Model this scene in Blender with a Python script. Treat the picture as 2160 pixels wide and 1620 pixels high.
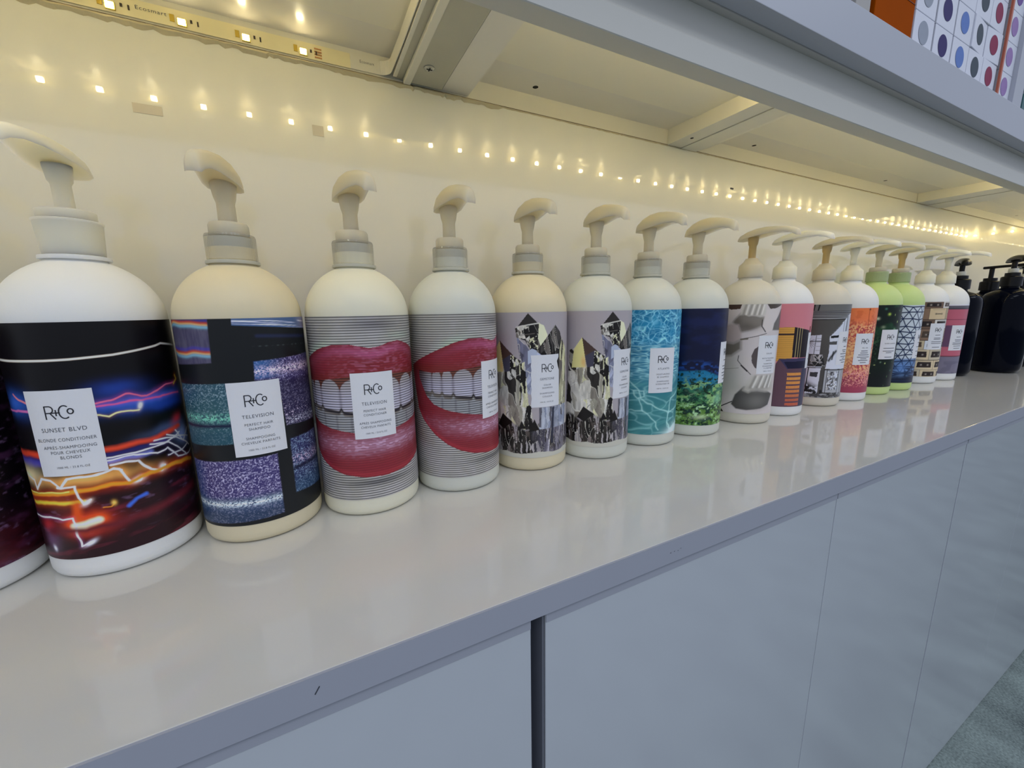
import bpy, bmesh, math, random
import numpy as np
from mathutils import Vector, Matrix

for o in list(bpy.data.objects):
    bpy.data.objects.remove(o)
S = bpy.context.scene
COL = S.collection
Z0 = 0.705            # worktop height above the floor
CZ = 0.1763           # camera height above the worktop
PI = math.pi

# ------------------------------------------------------------------ camera
cam_d = bpy.data.cameras.new('camera')
cam = bpy.data.objects.new('camera', cam_d)
COL.objects.link(cam)
S.camera = cam
F_PX, YAW, PITCH, ROLL = 846.148, math.radians(26.87179), math.radians(-10.60892), math.radians(-0.93829)
cam_d.sensor_width = 36.0
cam_d.lens = F_PX / 2160 * 36.0
cam_d.clip_start = 0.01
fw = Vector((math.sin(YAW) * math.cos(PITCH), math.cos(YAW) * math.cos(PITCH), math.sin(PITCH)))
rt = Vector((math.cos(YAW), -math.sin(YAW), 0))
up = rt.cross(fw)
r2 = rt * math.cos(ROLL) + up * math.sin(ROLL)
u2 = r2.cross(fw)
M = Matrix((r2, u2, -fw)).transposed().to_4x4()
M.translation = (0, 0, Z0 + CZ)
cam.matrix_world = M

# ------------------------------------------------------------------ render look, world, lights
S.view_settings.view_transform = 'Standard'
S.view_settings.look = 'None'
S.view_settings.exposure = 0.0
S.view_settings.gamma = 1.0
S.view_settings.use_curve_mapping = False
S.cycles.use_denoising = True
S.cycles.max_bounces = 10
S.cycles.sample_clamp_indirect = 25.0

w = bpy.data.worlds.new('world'); S.world = w; w.use_nodes = True
bg = w.node_tree.nodes['Background']
bg.inputs[0].default_value = (0.67, 0.73, 0.90, 1)
bg.inputs[1].default_value = 0.76

def area(name, loc, rot, sx, sy, power, color):
    d = bpy.data.lights.new(name, 'AREA'); d.shape = 'RECTANGLE'; d.size = sx; d.size_y = sy
    d.energy = power; d.color = color
    o = bpy.data.objects.new(name, d); COL.objects.link(o); o.location = loc; o.rotation_euler = rot
    return o
# ceiling panels of the shop, in front of the cabinets
area('ceiling_lamp', (0.2, -1.3, 2.75), (0, 0, 0), 1.2, 0.6, 13, (0.84, 0.91, 1.0))
area('ceiling_lamp', (2.4, -1.3, 2.75), (0, 0, 0), 1.2, 0.6, 9, (0.84, 0.91, 1.0))
area('ceiling_lamp', (-1.8, -1.6, 2.75), (0, 0, 0), 1.2, 0.6, 8, (0.84, 0.91, 1.0))

# ------------------------------------------------------------------ helpers
def srgb(r, g, b):
    f = lambda c: (c / 12.92 if c <= 0.04045 else ((c + 0.055) / 1.055) ** 2.4)
    return tuple(f(v / 255.0) for v in (r, g, b))

def mat(name, col, rough=0.5, spec=0.5, metal=0.0, coat=0.0, coat_rough=0.03, coat_ior=1.5, trans=0.0, alpha=1.0, sss=0.0, bump=0.0, bump_scale=200, vary=0.0, vary_scale=8, emis=None, estr=0.0):
    m = bpy.data.materials.new(name); m.use_nodes = True
    nt = m.node_tree; b = nt.nodes['Principled BSDF']
    b.inputs['Base Color'].default_value = (*col, 1)
    b.inputs['Roughness'].default_value = rough
    b.inputs['Specular IOR Level'].default_value = spec
    b.inputs['Metallic'].default_value = metal
    b.inputs['Coat Weight'].default_value = coat
    b.inputs['Coat Roughness'].default_value = coat_rough
    b.inputs['Coat IOR'].default_value = coat_ior
    b.inputs['Transmission Weight'].default_value = trans
    b.inputs['Alpha'].default_value = alpha
    if sss:
        b.inputs['Subsurface Weight'].default_value = sss
        b.inputs['Subsurface Scale'].default_value = 0.01 if sss < 0.5 else 0.03
        b.inputs['Subsurface Radius'].default_value = (1, 0.9, 0.7)
    if emis:
        b.inputs['Emission Color'].default_value = (*emis, 1); b.inputs['Emission Strength'].default_value = estr
    tc = nt.nodes.new('ShaderNodeTexCoord')
    nz = nt.nodes.new('ShaderNodeTexNoise'); nz.inputs['Scale'].default_value = vary_scale; nz.inputs['Detail'].default_value = 4
    nt.links.new(tc.outputs['Object'], nz.inputs['Vector'])
    mx = nt.nodes.new('ShaderNodeMix'); mx.data_type = 'RGBA'
    mx.inputs[6].default_value = (*col, 1); mx.inputs[7].default_value = (*[c * (1 - max(vary, 0.02)) for c in col], 1)
    nt.links.new(nz.outputs['Fac'], mx.inputs[0]); nt.links.new(mx.outputs[2], b.inputs['Base Color'])
    if bump:
        n2 = nt.nodes.new('ShaderNodeTexNoise'); n2.inputs['Scale'].default_value = bump_scale; n2.inputs['Detail'].default_value = 3
        nt.links.new(tc.outputs['Object'], n2.inputs['Vector'])
        bp = nt.nodes.new('ShaderNodeBump'); bp.inputs['Strength'].default_value = bump; bp.inputs['Distance'].default_value = 0.001
        nt.links.new(n2.outputs['Fac'], bp.inputs['Height']); nt.links.new(bp.outputs[0], b.inputs['Normal'])
    return m

def link(name, me, m, parent=None, smooth=False):
    if smooth:
        me.polygons.foreach_set('use_smooth', np.ones(len(me.polygons), bool))
    me.materials.append(m)
    o = bpy.data.objects.new(name, me); COL.objects.link(o)
    if parent: o.parent = parent
    return o

def tag(o, label=None, cat=None, group=None, kind=None):
    if label: o['label'] = label
    if cat: o['category'] = cat
    if group: o['group'] = group
    if kind: o['kind'] = kind
    return o

def empty(name, loc, rz=0.0):
    o = bpy.data.objects.new(name, None); COL.objects.link(o); o.empty_display_size = 0.02
    o.location = loc; o.rotation_euler = (0, 0, rz); return o

def box_bm(bm, x0, x1, y0, y1, z0, z1, bev=0.0):
    r = bmesh.ops.create_cube(bm, size=1)
    for v in r['verts']:
        v.co = Vector(((x0 + x1) / 2 + v.co.x * (x1 - x0), (y0 + y1) / 2 + v.co.y * (y1 - y0), (z0 + z1) / 2 + v.co.z * (z1 - z0)))
    if bev:
        es = list({e for v in r['verts'] for e in v.link_edges})
        bmesh.ops.bevel(bm, geom=es, offset=bev, segments=2, affect='EDGES', profile=0.6)

def to_me(bm, name='m'):
    me = bpy.data.meshes.new(name); bm.normal_update(); bm.to_mesh(me); bm.free(); return me

def box(name, x0, x1, y0, y1, z0, z1, m, parent=None, bev=0.0):
    bm = bmesh.new(); box_bm(bm, x0, x1, y0, y1, z0, z1, bev)
    return link(name, to_me(bm), m, parent)

def lathe(prof, n=64):
    """prof: list of (r, z) from bottom to top"""
    vs = []; fs = []
    a = np.linspace(0, 2 * PI, n, endpoint=False)
    for r, z in prof:
        for t in a: vs.append((r * math.sin(t), -r * math.cos(t), z))
    k = len(prof)
    for i in range(k - 1):
        for j in range(n):
            j2 = (j + 1) % n
            fs.append((i * n + j, i * n + j2, (i + 1) * n + j2, (i + 1) * n + j))
    if prof[0][0] > 1e-6: fs.append(tuple(range(n - 1, -1, -1)))
    if prof[-1][0] > 1e-6: fs.append(tuple((k - 1) * n + j for j in range(n)))
    me = bpy.data.meshes.new('lathe'); me.from_pydata(vs, [], fs); me.update()
    return me

def smooth_by_angle(me, ang=35):
    bm = bmesh.new(); bm.from_mesh(me)
    for f in bm.faces: f.smooth = True
    for e in bm.edges:
        if len(e.link_faces) == 2 and e.calc_face_angle(0) > math.radians(ang): e.smooth = False
    bm.to_mesh(me); bm.free(); return me

# ------------------------------------------------------------------ materials
M_wall = mat('gloss_back_panel', srgb(246, 244, 232), rough=0.5, spec=0.1, coat=1.0, coat_rough=0.02, coat_ior=1.75, vary=0.02, vary_scale=3)
M_counter = mat('white_worktop', srgb(214, 212, 204), rough=0.4, spec=0.2, coat=1.0, coat_rough=0.06, vary=0.03, vary_scale=14)
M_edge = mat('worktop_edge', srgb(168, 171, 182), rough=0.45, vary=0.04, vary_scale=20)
M_door = mat('gloss_door', srgb(197, 202, 208), rough=0.3, spec=0.4, coat=0.8, coat_rough=0.06, vary=0.02)
M_gap = mat('grey_channel', srgb(120, 122, 132), rough=0.4, metal=0.3)
M_carc = mat('carcass', srgb(60, 62, 70), rough=0.6)
M_panel = mat('soffit_gloss', srgb(240, 236, 226), rough=0.3, coat=0.7, coat_rough=0.12, vary=0.08, vary_scale=5)
M_frame = mat('painted_frame', srgb(238, 234, 218), rough=0.35, coat=0.3, coat_rough=0.15, vary=0.05)
M_lip = mat('painted_lip', srgb(210, 208, 200), rough=0.45, spec=0.3, vary=0.04)
M_alu = mat('grey_steel', srgb(196, 194, 178), rough=0.42, metal=0.1, vary=0.12, vary_scale=30)
M_white_board = mat('white_board', srgb(182, 185, 194), rough=0.4, vary=0.03)
M_under = mat('raw_underside', srgb(200, 196, 190), rough=0.6, vary=0.08)
M_tape = mat('led_tape', srgb(250, 240, 196), rough=0.35, vary=0.1, vary_scale=60)
M_led = mat('led_glow', (1, 0.9, 0.6), emis=(1.0, 0.84, 0.47), estr=100)
M_led_back = mat('led_glow_back', (1, 0.9, 0.6), emis=(1.0, 0.84, 0.47), estr=60)
M_chip = mat('led_chip', srgb(200, 170, 60), rough=0.4)
M_dark = mat('dark_hole', (0.01, 0.01, 0.01), rough=0.9)
M_ink = mat('black_ink', (0.012, 0.013, 0.02), rough=0.6)
M_ink2 = mat('grey_ink', (0.05, 0.055, 0.07), rough=0.6)
M_steel = mat('screw_steel', srgb(200, 200, 196), rough=0.3, metal=0.9)
M_label = mat('paper_label', srgb(234, 235, 239), rough=0.5, vary=0.02)
M_caulk = mat('caulk', srgb(214, 204, 172), rough=0.6, vary=0.15, vary_scale=60, bump=0.5)
M_seam = mat('seam', srgb(110, 96, 76), rough=0.8)

def bottle_mat(name, col):
    return mat(name, col, rough=0.42, spec=0.4, sss=0.25, bump=0.04, bump_scale=900, vary=0.02)
MB = dict(white=bottle_mat('white_plastic', srgb(240, 240, 236)), cream=bottle_mat('cream_plastic', srgb(228, 216, 182)),
          warm=bottle_mat('warm_white_plastic', srgb(236, 232, 208)), grey=bottle_mat('clouded_plastic', srgb(218, 219, 206)),
          beige=bottle_mat('beige_plastic', srgb(220, 214, 196)), green=bottle_mat('lime_plastic', srgb(206, 228, 148)))
M_pump = mat('frosted_pump', srgb(236, 222, 194), rough=0.4, spec=0.4, trans=0.25, sss=1.0)
M_pump_w = mat('white_pump', srgb(238, 232, 210), rough=0.35, spec=0.4, sss=1.0)
M_clear = mat('clear_collar', srgb(238, 236, 222), rough=0.08, spec=0.5, trans=0.75, alpha=0.55)
M_thread = mat('thread_ring', srgb(200, 198, 184), rough=0.4)
M_ring = mat('flange_ring', srgb(196, 194, 176), rough=0.4)
M_yellow = mat('yellowed_tube', srgb(226, 196, 130), rough=0.35, trans=0.3)
M_pgreen = mat('green_collar', srgb(196, 212, 156), rough=0.3, trans=0.35)
M_black = mat('black_gloss', (0.002, 0.003, 0.008), rough=0.07, spec=0.08)
M_blackm = mat('black_pump', (0.004, 0.004, 0.005), rough=0.3, spec=0.25)

# ------------------------------------------------------------------ floor (carpet), room shell
def carpet():
    m = bpy.data.materials.new('grey_green_carpet'); m.use_nodes = True; nt = m.node_tree; b = nt.nodes['Principled BSDF']
    tc = nt.nodes.new('ShaderNodeTexCoord'); n1 = nt.nodes.new('ShaderNodeTexNoise'); n1.inputs['Scale'].default_value = 260; n1.inputs['Detail'].default_value = 5
    n2 = nt.nodes.new('ShaderNodeTexNoise'); n2.inputs['Scale'].default_value = 9
    mm = nt.nodes.new('ShaderNodeMath'); mm.operation = 'ADD'
    nt.links.new(tc.outputs['Object'], n1.inputs['Vector']); nt.links.new(tc.outputs['Object'], n2.inputs['Vector'])
    nt.links.new(n1.outputs['Fac'], mm.inputs[0]); nt.links.new(n2.outputs['Fac'], mm.inputs[1])
    cr = nt.nodes.new('ShaderNodeValToRGB'); cr.color_ramp.elements[0].position = 0.35; cr.color_ramp.elements[1].position = 0.68
    mh = nt.nodes.new('ShaderNodeMath'); mh.operation = 'MULTIPLY'; mh.inputs[1].default_value = 0.5
    nt.links.new(mm.outputs[0], mh.inputs[0]); nt.links.new(mh.outputs[0], cr.inputs[0])
    cr.color_ramp.elements[0].color = (*srgb(66, 76, 76), 1); cr.color_ramp.elements[1].color = (*srgb(152, 166, 160), 1)
    nt.links.new(cr.outputs[0], b.inputs['Base Color']); b.inputs['Roughness'].default_value = 0.9
    bp = nt.nodes.new('ShaderNodeBump'); bp.inputs['Strength'].default_value = 0.4
    nt.links.new(n1.outputs['Fac'], bp.inputs['Height']); nt.links.new(bp.outputs[0], b.inputs['Normal'])
    return m
YW = 0.45      # face of the back panel
XE = 2.19      # face of the end panel
XL = -1.35     # left end of everything
tag(box('floor', -9, 12, -12, 0.62, -0.04, 0, carpet()), kind='structure')
tag(box('wall_back', XL, XE + 0.02, YW, YW + 0.02, Z0, Z0 + CZ + 0.224, M_wall), kind='structure')
tag(box('wall_rear', -4, 6, YW + 0.1, YW + 0.16, 0, 2.9, M_white_board), kind='structure')
tag(box('wall_right', XE, XE + 0.02, 0.262, YW, Z0, Z0 + CZ + 0.2435, M_wall), kind='structure')

# ------------------------------------------------------------------ worktop and cabinets
YC = 0.195
ct = empty('worktop', (0, 0, Z0))
tag(ct, 'long glossy white worktop carrying the row of pump bottles', 'worktop')
box('slab', XL, XE, YC + 0.0015, YW, -0.0193, 0, M_counter, ct, bev=0.0004)
box('edge_band', XL, XE, YC, YC + 0.0015, -0.0193, -0.0003, M_edge, ct)
# scuffs on the edge band
for (x, z, l, a) in [(-0.0125, -0.0085, 0.0045, 1.0), (0.2335, -0.0105, 0.0012, 0.1), (0.2375, -0.0103, 0.001, 0.0), (0.2415, -0.0108, 0.0008, 0.4), (0.2445, -0.0098, 0.0008, 0.4)]:
    bm = bmesh.new(); dx, dz = math.cos(a) * l / 2, math.sin(a) * l / 2
    vs = [bm.verts.new((x + sx * dx - sy * dz * 0.12, YC - 0.00015, z + sx * dz + sy * max(0.0002, dx * 0.12))) for sx, sy in ((-1, -1), (1, -1), (1, 1), (-1, 1))]
    bm.faces.new(vs); link('scuff', to_me(bm), M_ink2, ct)

YD = 0.1985    # door face
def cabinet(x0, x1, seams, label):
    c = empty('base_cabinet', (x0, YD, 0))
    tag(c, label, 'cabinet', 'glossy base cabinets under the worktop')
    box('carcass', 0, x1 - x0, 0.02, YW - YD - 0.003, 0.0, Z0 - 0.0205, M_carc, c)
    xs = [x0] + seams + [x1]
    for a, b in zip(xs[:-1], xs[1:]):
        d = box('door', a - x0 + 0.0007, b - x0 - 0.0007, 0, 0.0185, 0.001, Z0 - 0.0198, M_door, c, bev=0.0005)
        box('overhang_shade', a - x0 + 0.0009, b - x0 - 0.0009, -0.0005, 0.0005, Z0 - 0.0198 - 0.0087, Z0 - 0.0200, M_edge, d)  # shadow under the worktop overhang, put in as a strip of the darker edge colour
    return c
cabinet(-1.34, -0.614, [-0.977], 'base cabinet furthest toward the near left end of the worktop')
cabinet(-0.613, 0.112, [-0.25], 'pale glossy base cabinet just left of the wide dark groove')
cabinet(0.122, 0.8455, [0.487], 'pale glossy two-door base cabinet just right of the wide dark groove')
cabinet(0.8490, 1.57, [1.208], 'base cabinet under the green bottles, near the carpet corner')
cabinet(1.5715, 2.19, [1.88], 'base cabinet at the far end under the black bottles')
g = empty('groove_channel', (0.117, YD, 0))
tag(g, 'narrow dark grey vertical channel between two white cabinets', 'channel')
box('channel_back', -0.005, 0.005, 0.016, 0.0185, 0.0, Z0 - 0.02, M_gap, g)
box('channel_side', 0.0035, 0.005, 0.001, 0.016, 0.0, Z0 - 0.02, M_gap, g)

# ------------------------------------------------------------------ shelf above
sh = empty('wall_shelf', (0, 0, Z0 + CZ))
tag(sh, 'white painted shelf unit above the bottles with lit underside', 'shelf')
ZB, ZP, ZL = 0.224, 0.2435, 0.1976
YLI, YLO, YF = 0.282, 0.265, 0.2447
FT = 0.283
box('soffit_panel', XL, XE, YLI, YW + 0.02, ZP, ZP + 0.012, M_panel, sh)
box('soffit_strip', XL, XE, YLI, 0.405, ZP - 0.0016, ZP, M_frame, sh, bev=0.0005)
# batten: horizontal strip along the wall top
box('batten', XL, XE, YW, YW + 0.02, ZB, ZP, M_frame, sh)
# front lip: hollow profile
bm = bmesh.new()
pr = [(YLI, ZL), (YLO, ZL), (YLO, ZL + 0.016), (YLO + 0.0015, ZL + 0.018), (YLO + 0.0015, 0.2405), (YLI, 0.2435 + 0.012)]
pr = [(YLI, ZL), (YLO + 0.0006, ZL), (YLO, ZL + 0.0006), (YLO, ZL + 0.018), (YLO + 0.002, ZL + 0.0215), (YLO + 0.002, 0.242), (YLI, 0.242)]
va = [bm.verts.new((XL, y, z)) for y, z in pr]; vb = [bm.verts.new((XE, y, z)) for y, z in pr]
for i in range(len(pr)):
    j = (i + 1) % len(pr); bm.faces.new((va[i], va[j], vb[j], vb[i]))
bm.faces.new(va[::-1]); bm.faces.new(vb)
bmesh.ops.recalc_face_normals(bm, faces=bm.faces)
link('front_lip', to_me(bm), M_lip, sh)
# upper board with fascia that overhangs the lip
box('fascia', XL, XE, YF, YF + 0.016, 0.243, FT, M_white_board, sh, bev=0.0005)
box('shelf_board', XL, XE, YF + 0.016, YW + 0.09, 0.2555, FT, M_under, sh)
box('overhang_strip', XL, XE, YF + 0.0161, YLI + 0.001, 0.2421, 0.2554, M_under, sh)
box('riser_board', XL, 0.992, YF + 0.014, YW + 0.09, FT, 0.2945, M_white_board, sh)
box('riser_board', 1.03, XE, YF + 0.014, YW + 0.09, FT, 0.2945, M_white_board, sh)
box('upright', 0.9925, 1.0295, YF + 0.012, YW + 0.09, FT, 0.75, M_white_board, sh)
box('upright', XE - 0.02, XE, YF + 0.012, YW + 0.09, FT, 0.75, M_white_board, sh)
box('back_board', XL, XE, YW + 0.075, YW + 0.09, FT, 0.75, M_white_board, sh)
box('top_board', XL, XE, YF + 0.012, YW + 0.09, 0.75, 0.77, M_white_board, sh)

# cross bars under the soffit
YB1 = YW - 0.0005
b1 = box('support_bar', 0.1035, 0.150, 0.313, YB1, ZB + 0.003, ZP, M_alu, sh)
b1b = box('support_flange', 0.1175, 0.1495, 0.313, YB1 - 0.004, ZB, ZB + 0.003, M_alu, sh, bev=0.0004)
box('bar_ledge', 0.1000, 0.1035, 0.313, YB1 - 0.006, ZB + 0.001, ZP - 0.0005, M_frame, sh, bev=0.0004)
box('bar_ledge', 0.1105, 0.1175, 0.313, YB1 - 0.002, ZB - 0.0015, ZB + 0.003, M_frame, sh, bev=0.0008)
box('cross_batten', 0.1510, 0.1800, 0.313, YB1, ZB + 0.002, ZP, M_panel, sh)
box('cross_batten', 0.4800, 0.5065, 0.313, YB1, ZB, ZP, M_frame, sh)
box('cross_batten', 1.2750, 1.3290, 0.313, YB1, ZB, ZP, M_frame, sh)
YBAR = 0.313
def slant_bar(x0, x1, x2):
    bm = bmesh.new()
    pr = [(x0, ZB - 0.0008), (x1, ZB - 0.0008), (x2, ZB + 0.009), (x2, ZP), (x0, ZP)]
    a = [bm.verts.new((x, YBAR, z)) for x, z in pr]; b = [bm.verts.new((x, YB1, z)) for x, z in pr]
    for i in range(5): bm.faces.new((a[i], a[(i + 1) % 5], b[(i + 1) % 5], b[i]))
    bm.faces.new(a[::-1]); bm.faces.new(b); bmesh.ops.recalc_face_normals(bm, faces=bm.faces)
    return link('support_bar', to_me(bm), M_frame, sh)
slant_bar(0.5078, 0.537, 0.566)
slant_bar(1.3305, 1.402, 1.44)
# pan head screw in the flange
def disc(name, x, y, z, r, h, m, parent, n=28):
    me = lathe([(r * 0.7, z - h), (r, z - h * 0.5), (r, z)], n); 
    o = link(name, me, m, parent); o.location = (x, y, 0); return o
sc = disc('screw', 0.1275, 0.413, ZB, 0.0050, 0.0014, M_steel, sh)
bm = bmesh.new()
box_bm(bm, -0.0027, 0.0027, -0.00055, 0.00055, ZB - 0.0016, ZB - 0.00135); box_bm(bm, -0.00055, 0.00055, -0.0027, 0.0027, ZB - 0.00161, ZB - 0.00135)
link('cross_slot', to_me(bm), M_dark, sc)
for x in (0.2555, 0.6488, 1.077, 1.47, 1.88):
    disc('screw_hole', x, 0.434, ZP + 0.0002, 0.0032, 0.0004, M_dark, sh)
disc('screw_hole', 0.4925, 0.419, ZB, 0.0022, 0.0004, M_dark, sh)
# caulk bead along the top of the gloss panel
random.seed(4)
bm = bmesh.new(); prev = None; x = XL
while x < XE:
    rag = 1.0 if x < 0.22 else 0.25
    d = 0.0035 * rag + random.uniform(-0.0013, 0.0013) * rag + 0.0006
    c = [bm.verts.new((x, YW - 0.0002, ZB + 0.0005)), bm.verts.new((x, YW - 0.0018 * rag - 0.0004, ZB - d * 0.45)), bm.verts.new((x, YW - 0.0001, ZB - d))]
    if prev:
        for i in range(2): bm.faces.new((prev[i], prev[i + 1], c[i + 1], c[i]))
    prev = c; x += random.uniform(0.002, 0.006)
tag(link('caulk_bead', to_me(bm), M_caulk, None), 'ragged cream caulk bead along the top of the glossy back panel', 'caulk').location = (0, 0, Z0 + CZ)
box('seam_line', XL, XE, YW - 0.0006, YW + 0.0001, ZB - 0.00025, ZB + 0.0005, M_seam, sh)

# ------------------------------------------------------------------ text helpers
def text_mesh(lines, ink_h_default=0.22):
    """lines: (string, x, z, cap height cm, width cm) -> list of (verts cm, faces)"""
    out = []
    for (s, x, z, h, wd) in lines:
        c = bpy.data.curves.new('t', 'FONT'); c.body = s; c.align_x = 'CENTER'; c.size = 1.0; c.space_character = 1.12; c.resolution_u = 3; c.offset = -0.008
        o = bpy.data.objects.new('t', c); COL.objects.link(o)
        dg = bpy.context.evaluated_depsgraph_get()
        me = bpy.data.meshes.new_from_object(o.evaluated_get(dg))
        n = len(me.vertices); a = np.zeros(n * 3); me.vertices.foreach_get('co', a); a = a.reshape(-1, 3)
        sx = wd / max(1e-6, a[:, 0].max() - a[:, 0].min()); sz = h / 0.72
        v = np.stack([x + (a[:, 0] - (a[:, 0].max() + a[:, 0].min()) / 2) * sx, z + (a[:, 1] - 0.36) * sz], -1)
        out.append((v, [tuple(p.vertices) for p in me.polygons]))
        bpy.data.objects.remove(o); bpy.data.curves.remove(c); bpy.data.meshes.remove(me)
    return out

def stroke_quads(pts, wd, closed=False):
    """ribbon of width wd along pts (cm) -> (verts, faces)"""
    P = np.array(pts, float); n = len(P)
    V = []; Fc = []
    for i in range(n):
        a = P[(i - 1) % n] if (closed or i > 0) else P[i]; b = P[(i + 1) % n] if (closed or i < n - 1) else P[i]
        t = b - a; t /= (np.hypot(*t) + 1e-9); nn = np.array([-t[1], t[0]]) * wd / 2
        V += [P[i] + nn, P[i] - nn]
    m = n if closed else n - 1
    for i in range(m):
        j = (i + 1) % n; Fc.append((2 * i, 2 * i + 1, 2 * j + 1, 2 * j))
    return np.array(V), Fc

def arc(cx, cz, rx, rz, a0, a1, n=20):
    return [(cx + rx * math.cos(math.radians(a)), cz + rz * math.sin(math.radians(a))) for a in np.linspace(a0, a1, n)]

def logo(cx, cz, wd=0.055):
    q = []
    s = [(-0.66, -0.43), (-0.66, 0.43)]; q.append(stroke_quads(s, wd))
    bowl = [(-0.66, 0.405), (-0.46, 0.405)] + arc(-0.44, 0.19, 0.19, 0.215, 90, -90, 14) + [(-0.66, -0.025)]
    q.append(stroke_quads(bowl, wd)); q.append(stroke_quads([(-0.42, -0.025), (-0.17, -0.43)], wd))
    q.append(stroke_quads([(-0.42, -0.025), (0.08, -0.025)], wd)); q.append(stroke_quads([(-0.12, 0.17), (-0.12, -0.22)], wd))
    q.append(stroke_quads(arc(0.30, 0.0, 0.27, 0.41, 52, 308, 26), wd))
    q.append(stroke_quads(arc(0.58, 0.03, 0.135, 0.165, 0, 345, 22), wd, True))
    return [(v + np.array([cx, cz]), f) for v, f in q]

def wrap(parts, R, name, m, parent):
    """cm drawings -> mesh on a cylinder of radius R (m)"""
    V = []; Fc = []; o = 0
    for v, f in parts:
        V.append(v); Fc += [tuple(i + o for i in q) for q in f]; o += len(v)
    V = np.concatenate(V); th = V[:, 0] / 4.3
    P = np.stack([R * np.sin(th), -R * np.cos(th), V[:, 1] / 100], -1)
    me = bpy.data.meshes.new(name); me.from_pydata(P.tolist(), [], Fc); me.update()
    return link(name, me, m, parent)

def cyl_patch(u0, u1, z0, z1, R, n=16):
    us = np.linspace(u0, u1, n + 1); V = []; Fc = []
    for u in us:
        for z in (z0, z1): V.append((u, z))
    for i in range(n): Fc.append((2 * i, 2 * i + 2, 2 * i + 3, 2 * i + 1))
    return (np.array(V), Fc)

# ------------------------------------------------------------------ picture helpers for the printed sleeves
rng = np.random.default_rng(7)
TAB = rng.random((256, 256))
def vn(x, y):
    xi = np.floor(x).astype(int); yi = np.floor(y).astype(int); fx = x - xi; fy = y - yi
    fx = fx * fx * (3 - 2 * fx); fy = fy * fy * (3 - 2 * fy)
    a = TAB[xi & 255, yi & 255]; b = TAB[(xi + 1) & 255, yi & 255]; c = TAB[xi & 255, (yi + 1) & 255]; d = TAB[(xi + 1) & 255, (yi + 1) & 255]
    return (a * (1 - fx) + b * fx) * (1 - fy) + (c * (1 - fx) + d * fx) * fy
def fbm(x, y, o=4):
    s = 0; a = 0.5; t = 0
    for i in range(o):
        s = s + a * vn(x * 2 ** i + 17.3 * i, y * 2 ** i + 5.1 * i); t += a; a *= 0.55
    return s / t
def sstep(a, b, x):
    t = np.clip((x - a) / (b - a), 0, 1); return t * t * (3 - 2 * t)

GAIN = 1.55
class Pic:
    def __init__(s, U, Z, base):
        s.U, s.Z = U, Z; s.C = np.zeros(U.shape + (3,)); s.C[:] = np.array(srgb(*base)) * GAIN
    def mix(s, mask, col):
        c = np.array(srgb(*col)) * GAIN if isinstance(col, tuple) else col
        s.C += (c - s.C) * mask[..., None]
    def add(s, mask, col): s.C += np.array(srgb(*col)) * GAIN * mask[..., None]
    def dist(s, pts):
        d = np.full(s.U.shape, 9.0); P = np.array(pts, float)
        for a, b in zip(P[:-1], P[1:]):
            ab = b - a; L = ab @ ab + 1e-9
            t = np.clip(((s.U - a[0]) * ab[0] + (s.Z - a[1]) * ab[1]) / L, 0, 1)
            d = np.minimum(d, np.hypot(s.U - a[0] - t * ab[0], s.Z - a[1] - t * ab[1]))
        return d
    def line(s, pts, wd, col, glow=None, g=0.25, soft=0.03):
        d = s.dist(pts)
        if glow: s.add(np.exp(-(d / g) ** 2), glow)
        s.mix(1 - sstep(wd / 2 - soft, wd / 2 + soft, d), col)
    def inside(s, pts):
        P = np.array(pts, float); x, y = s.U, s.Z; r = np.zeros(x.shape, bool); n = len(P)
        for i in range(n):
            x0, y0 = P[i]; x1, y1 = P[(i + 1) % n]
            c = ((y0 > y) != (y1 > y))
            r ^= c & (x < (x1 - x0) * (y - y0) / ((y1 - y0) if abs(y1 - y0) > 1e-9 else 1e-9) + x0)
        return r
    def poly(s, pts, col, soft=0.0, a=1.0):
        m = s.inside(pts).astype(float)
        if soft:
            d = s.dist(list(pts) + [pts[0]]); m = np.where(m > 0, 0.5 + 0.5 * sstep(0, soft, d), 0.5 - 0.5 * sstep(0, soft, d))
        s.mix(m * a, col)
    def blob(s, x, z, rx, rz, col, a=1.0, ang=0, add=False):
        c, n = math.cos(ang), math.sin(ang); dx, dz = s.U - x, s.Z - z
        e = np.exp(-(((dx * c + dz * n) / rx) ** 2 + ((-dx * n + dz * c) / rz) ** 2))
        (s.add if add else s.mix)(e * a, col)

def interp(pts, U): P = sorted(pts); return np.interp(U, [p[0] for p in P], [p[1] for p in P])

def art_maroon(p):
    n = fbm(p.U * 0.7, p.Z * 1.6); p.mix(sstep(0.5, 0.8, n), (62, 34, 62)); p.mix(sstep(0.62, 0.8, fbm(p.U * 1.7 + 9, p.Z * 3)), (96, 74, 104)); p.mix(sstep(6, 2, p.Z) * fbm(p.U, p.Z * 2), (80, 20, 30))

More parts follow.
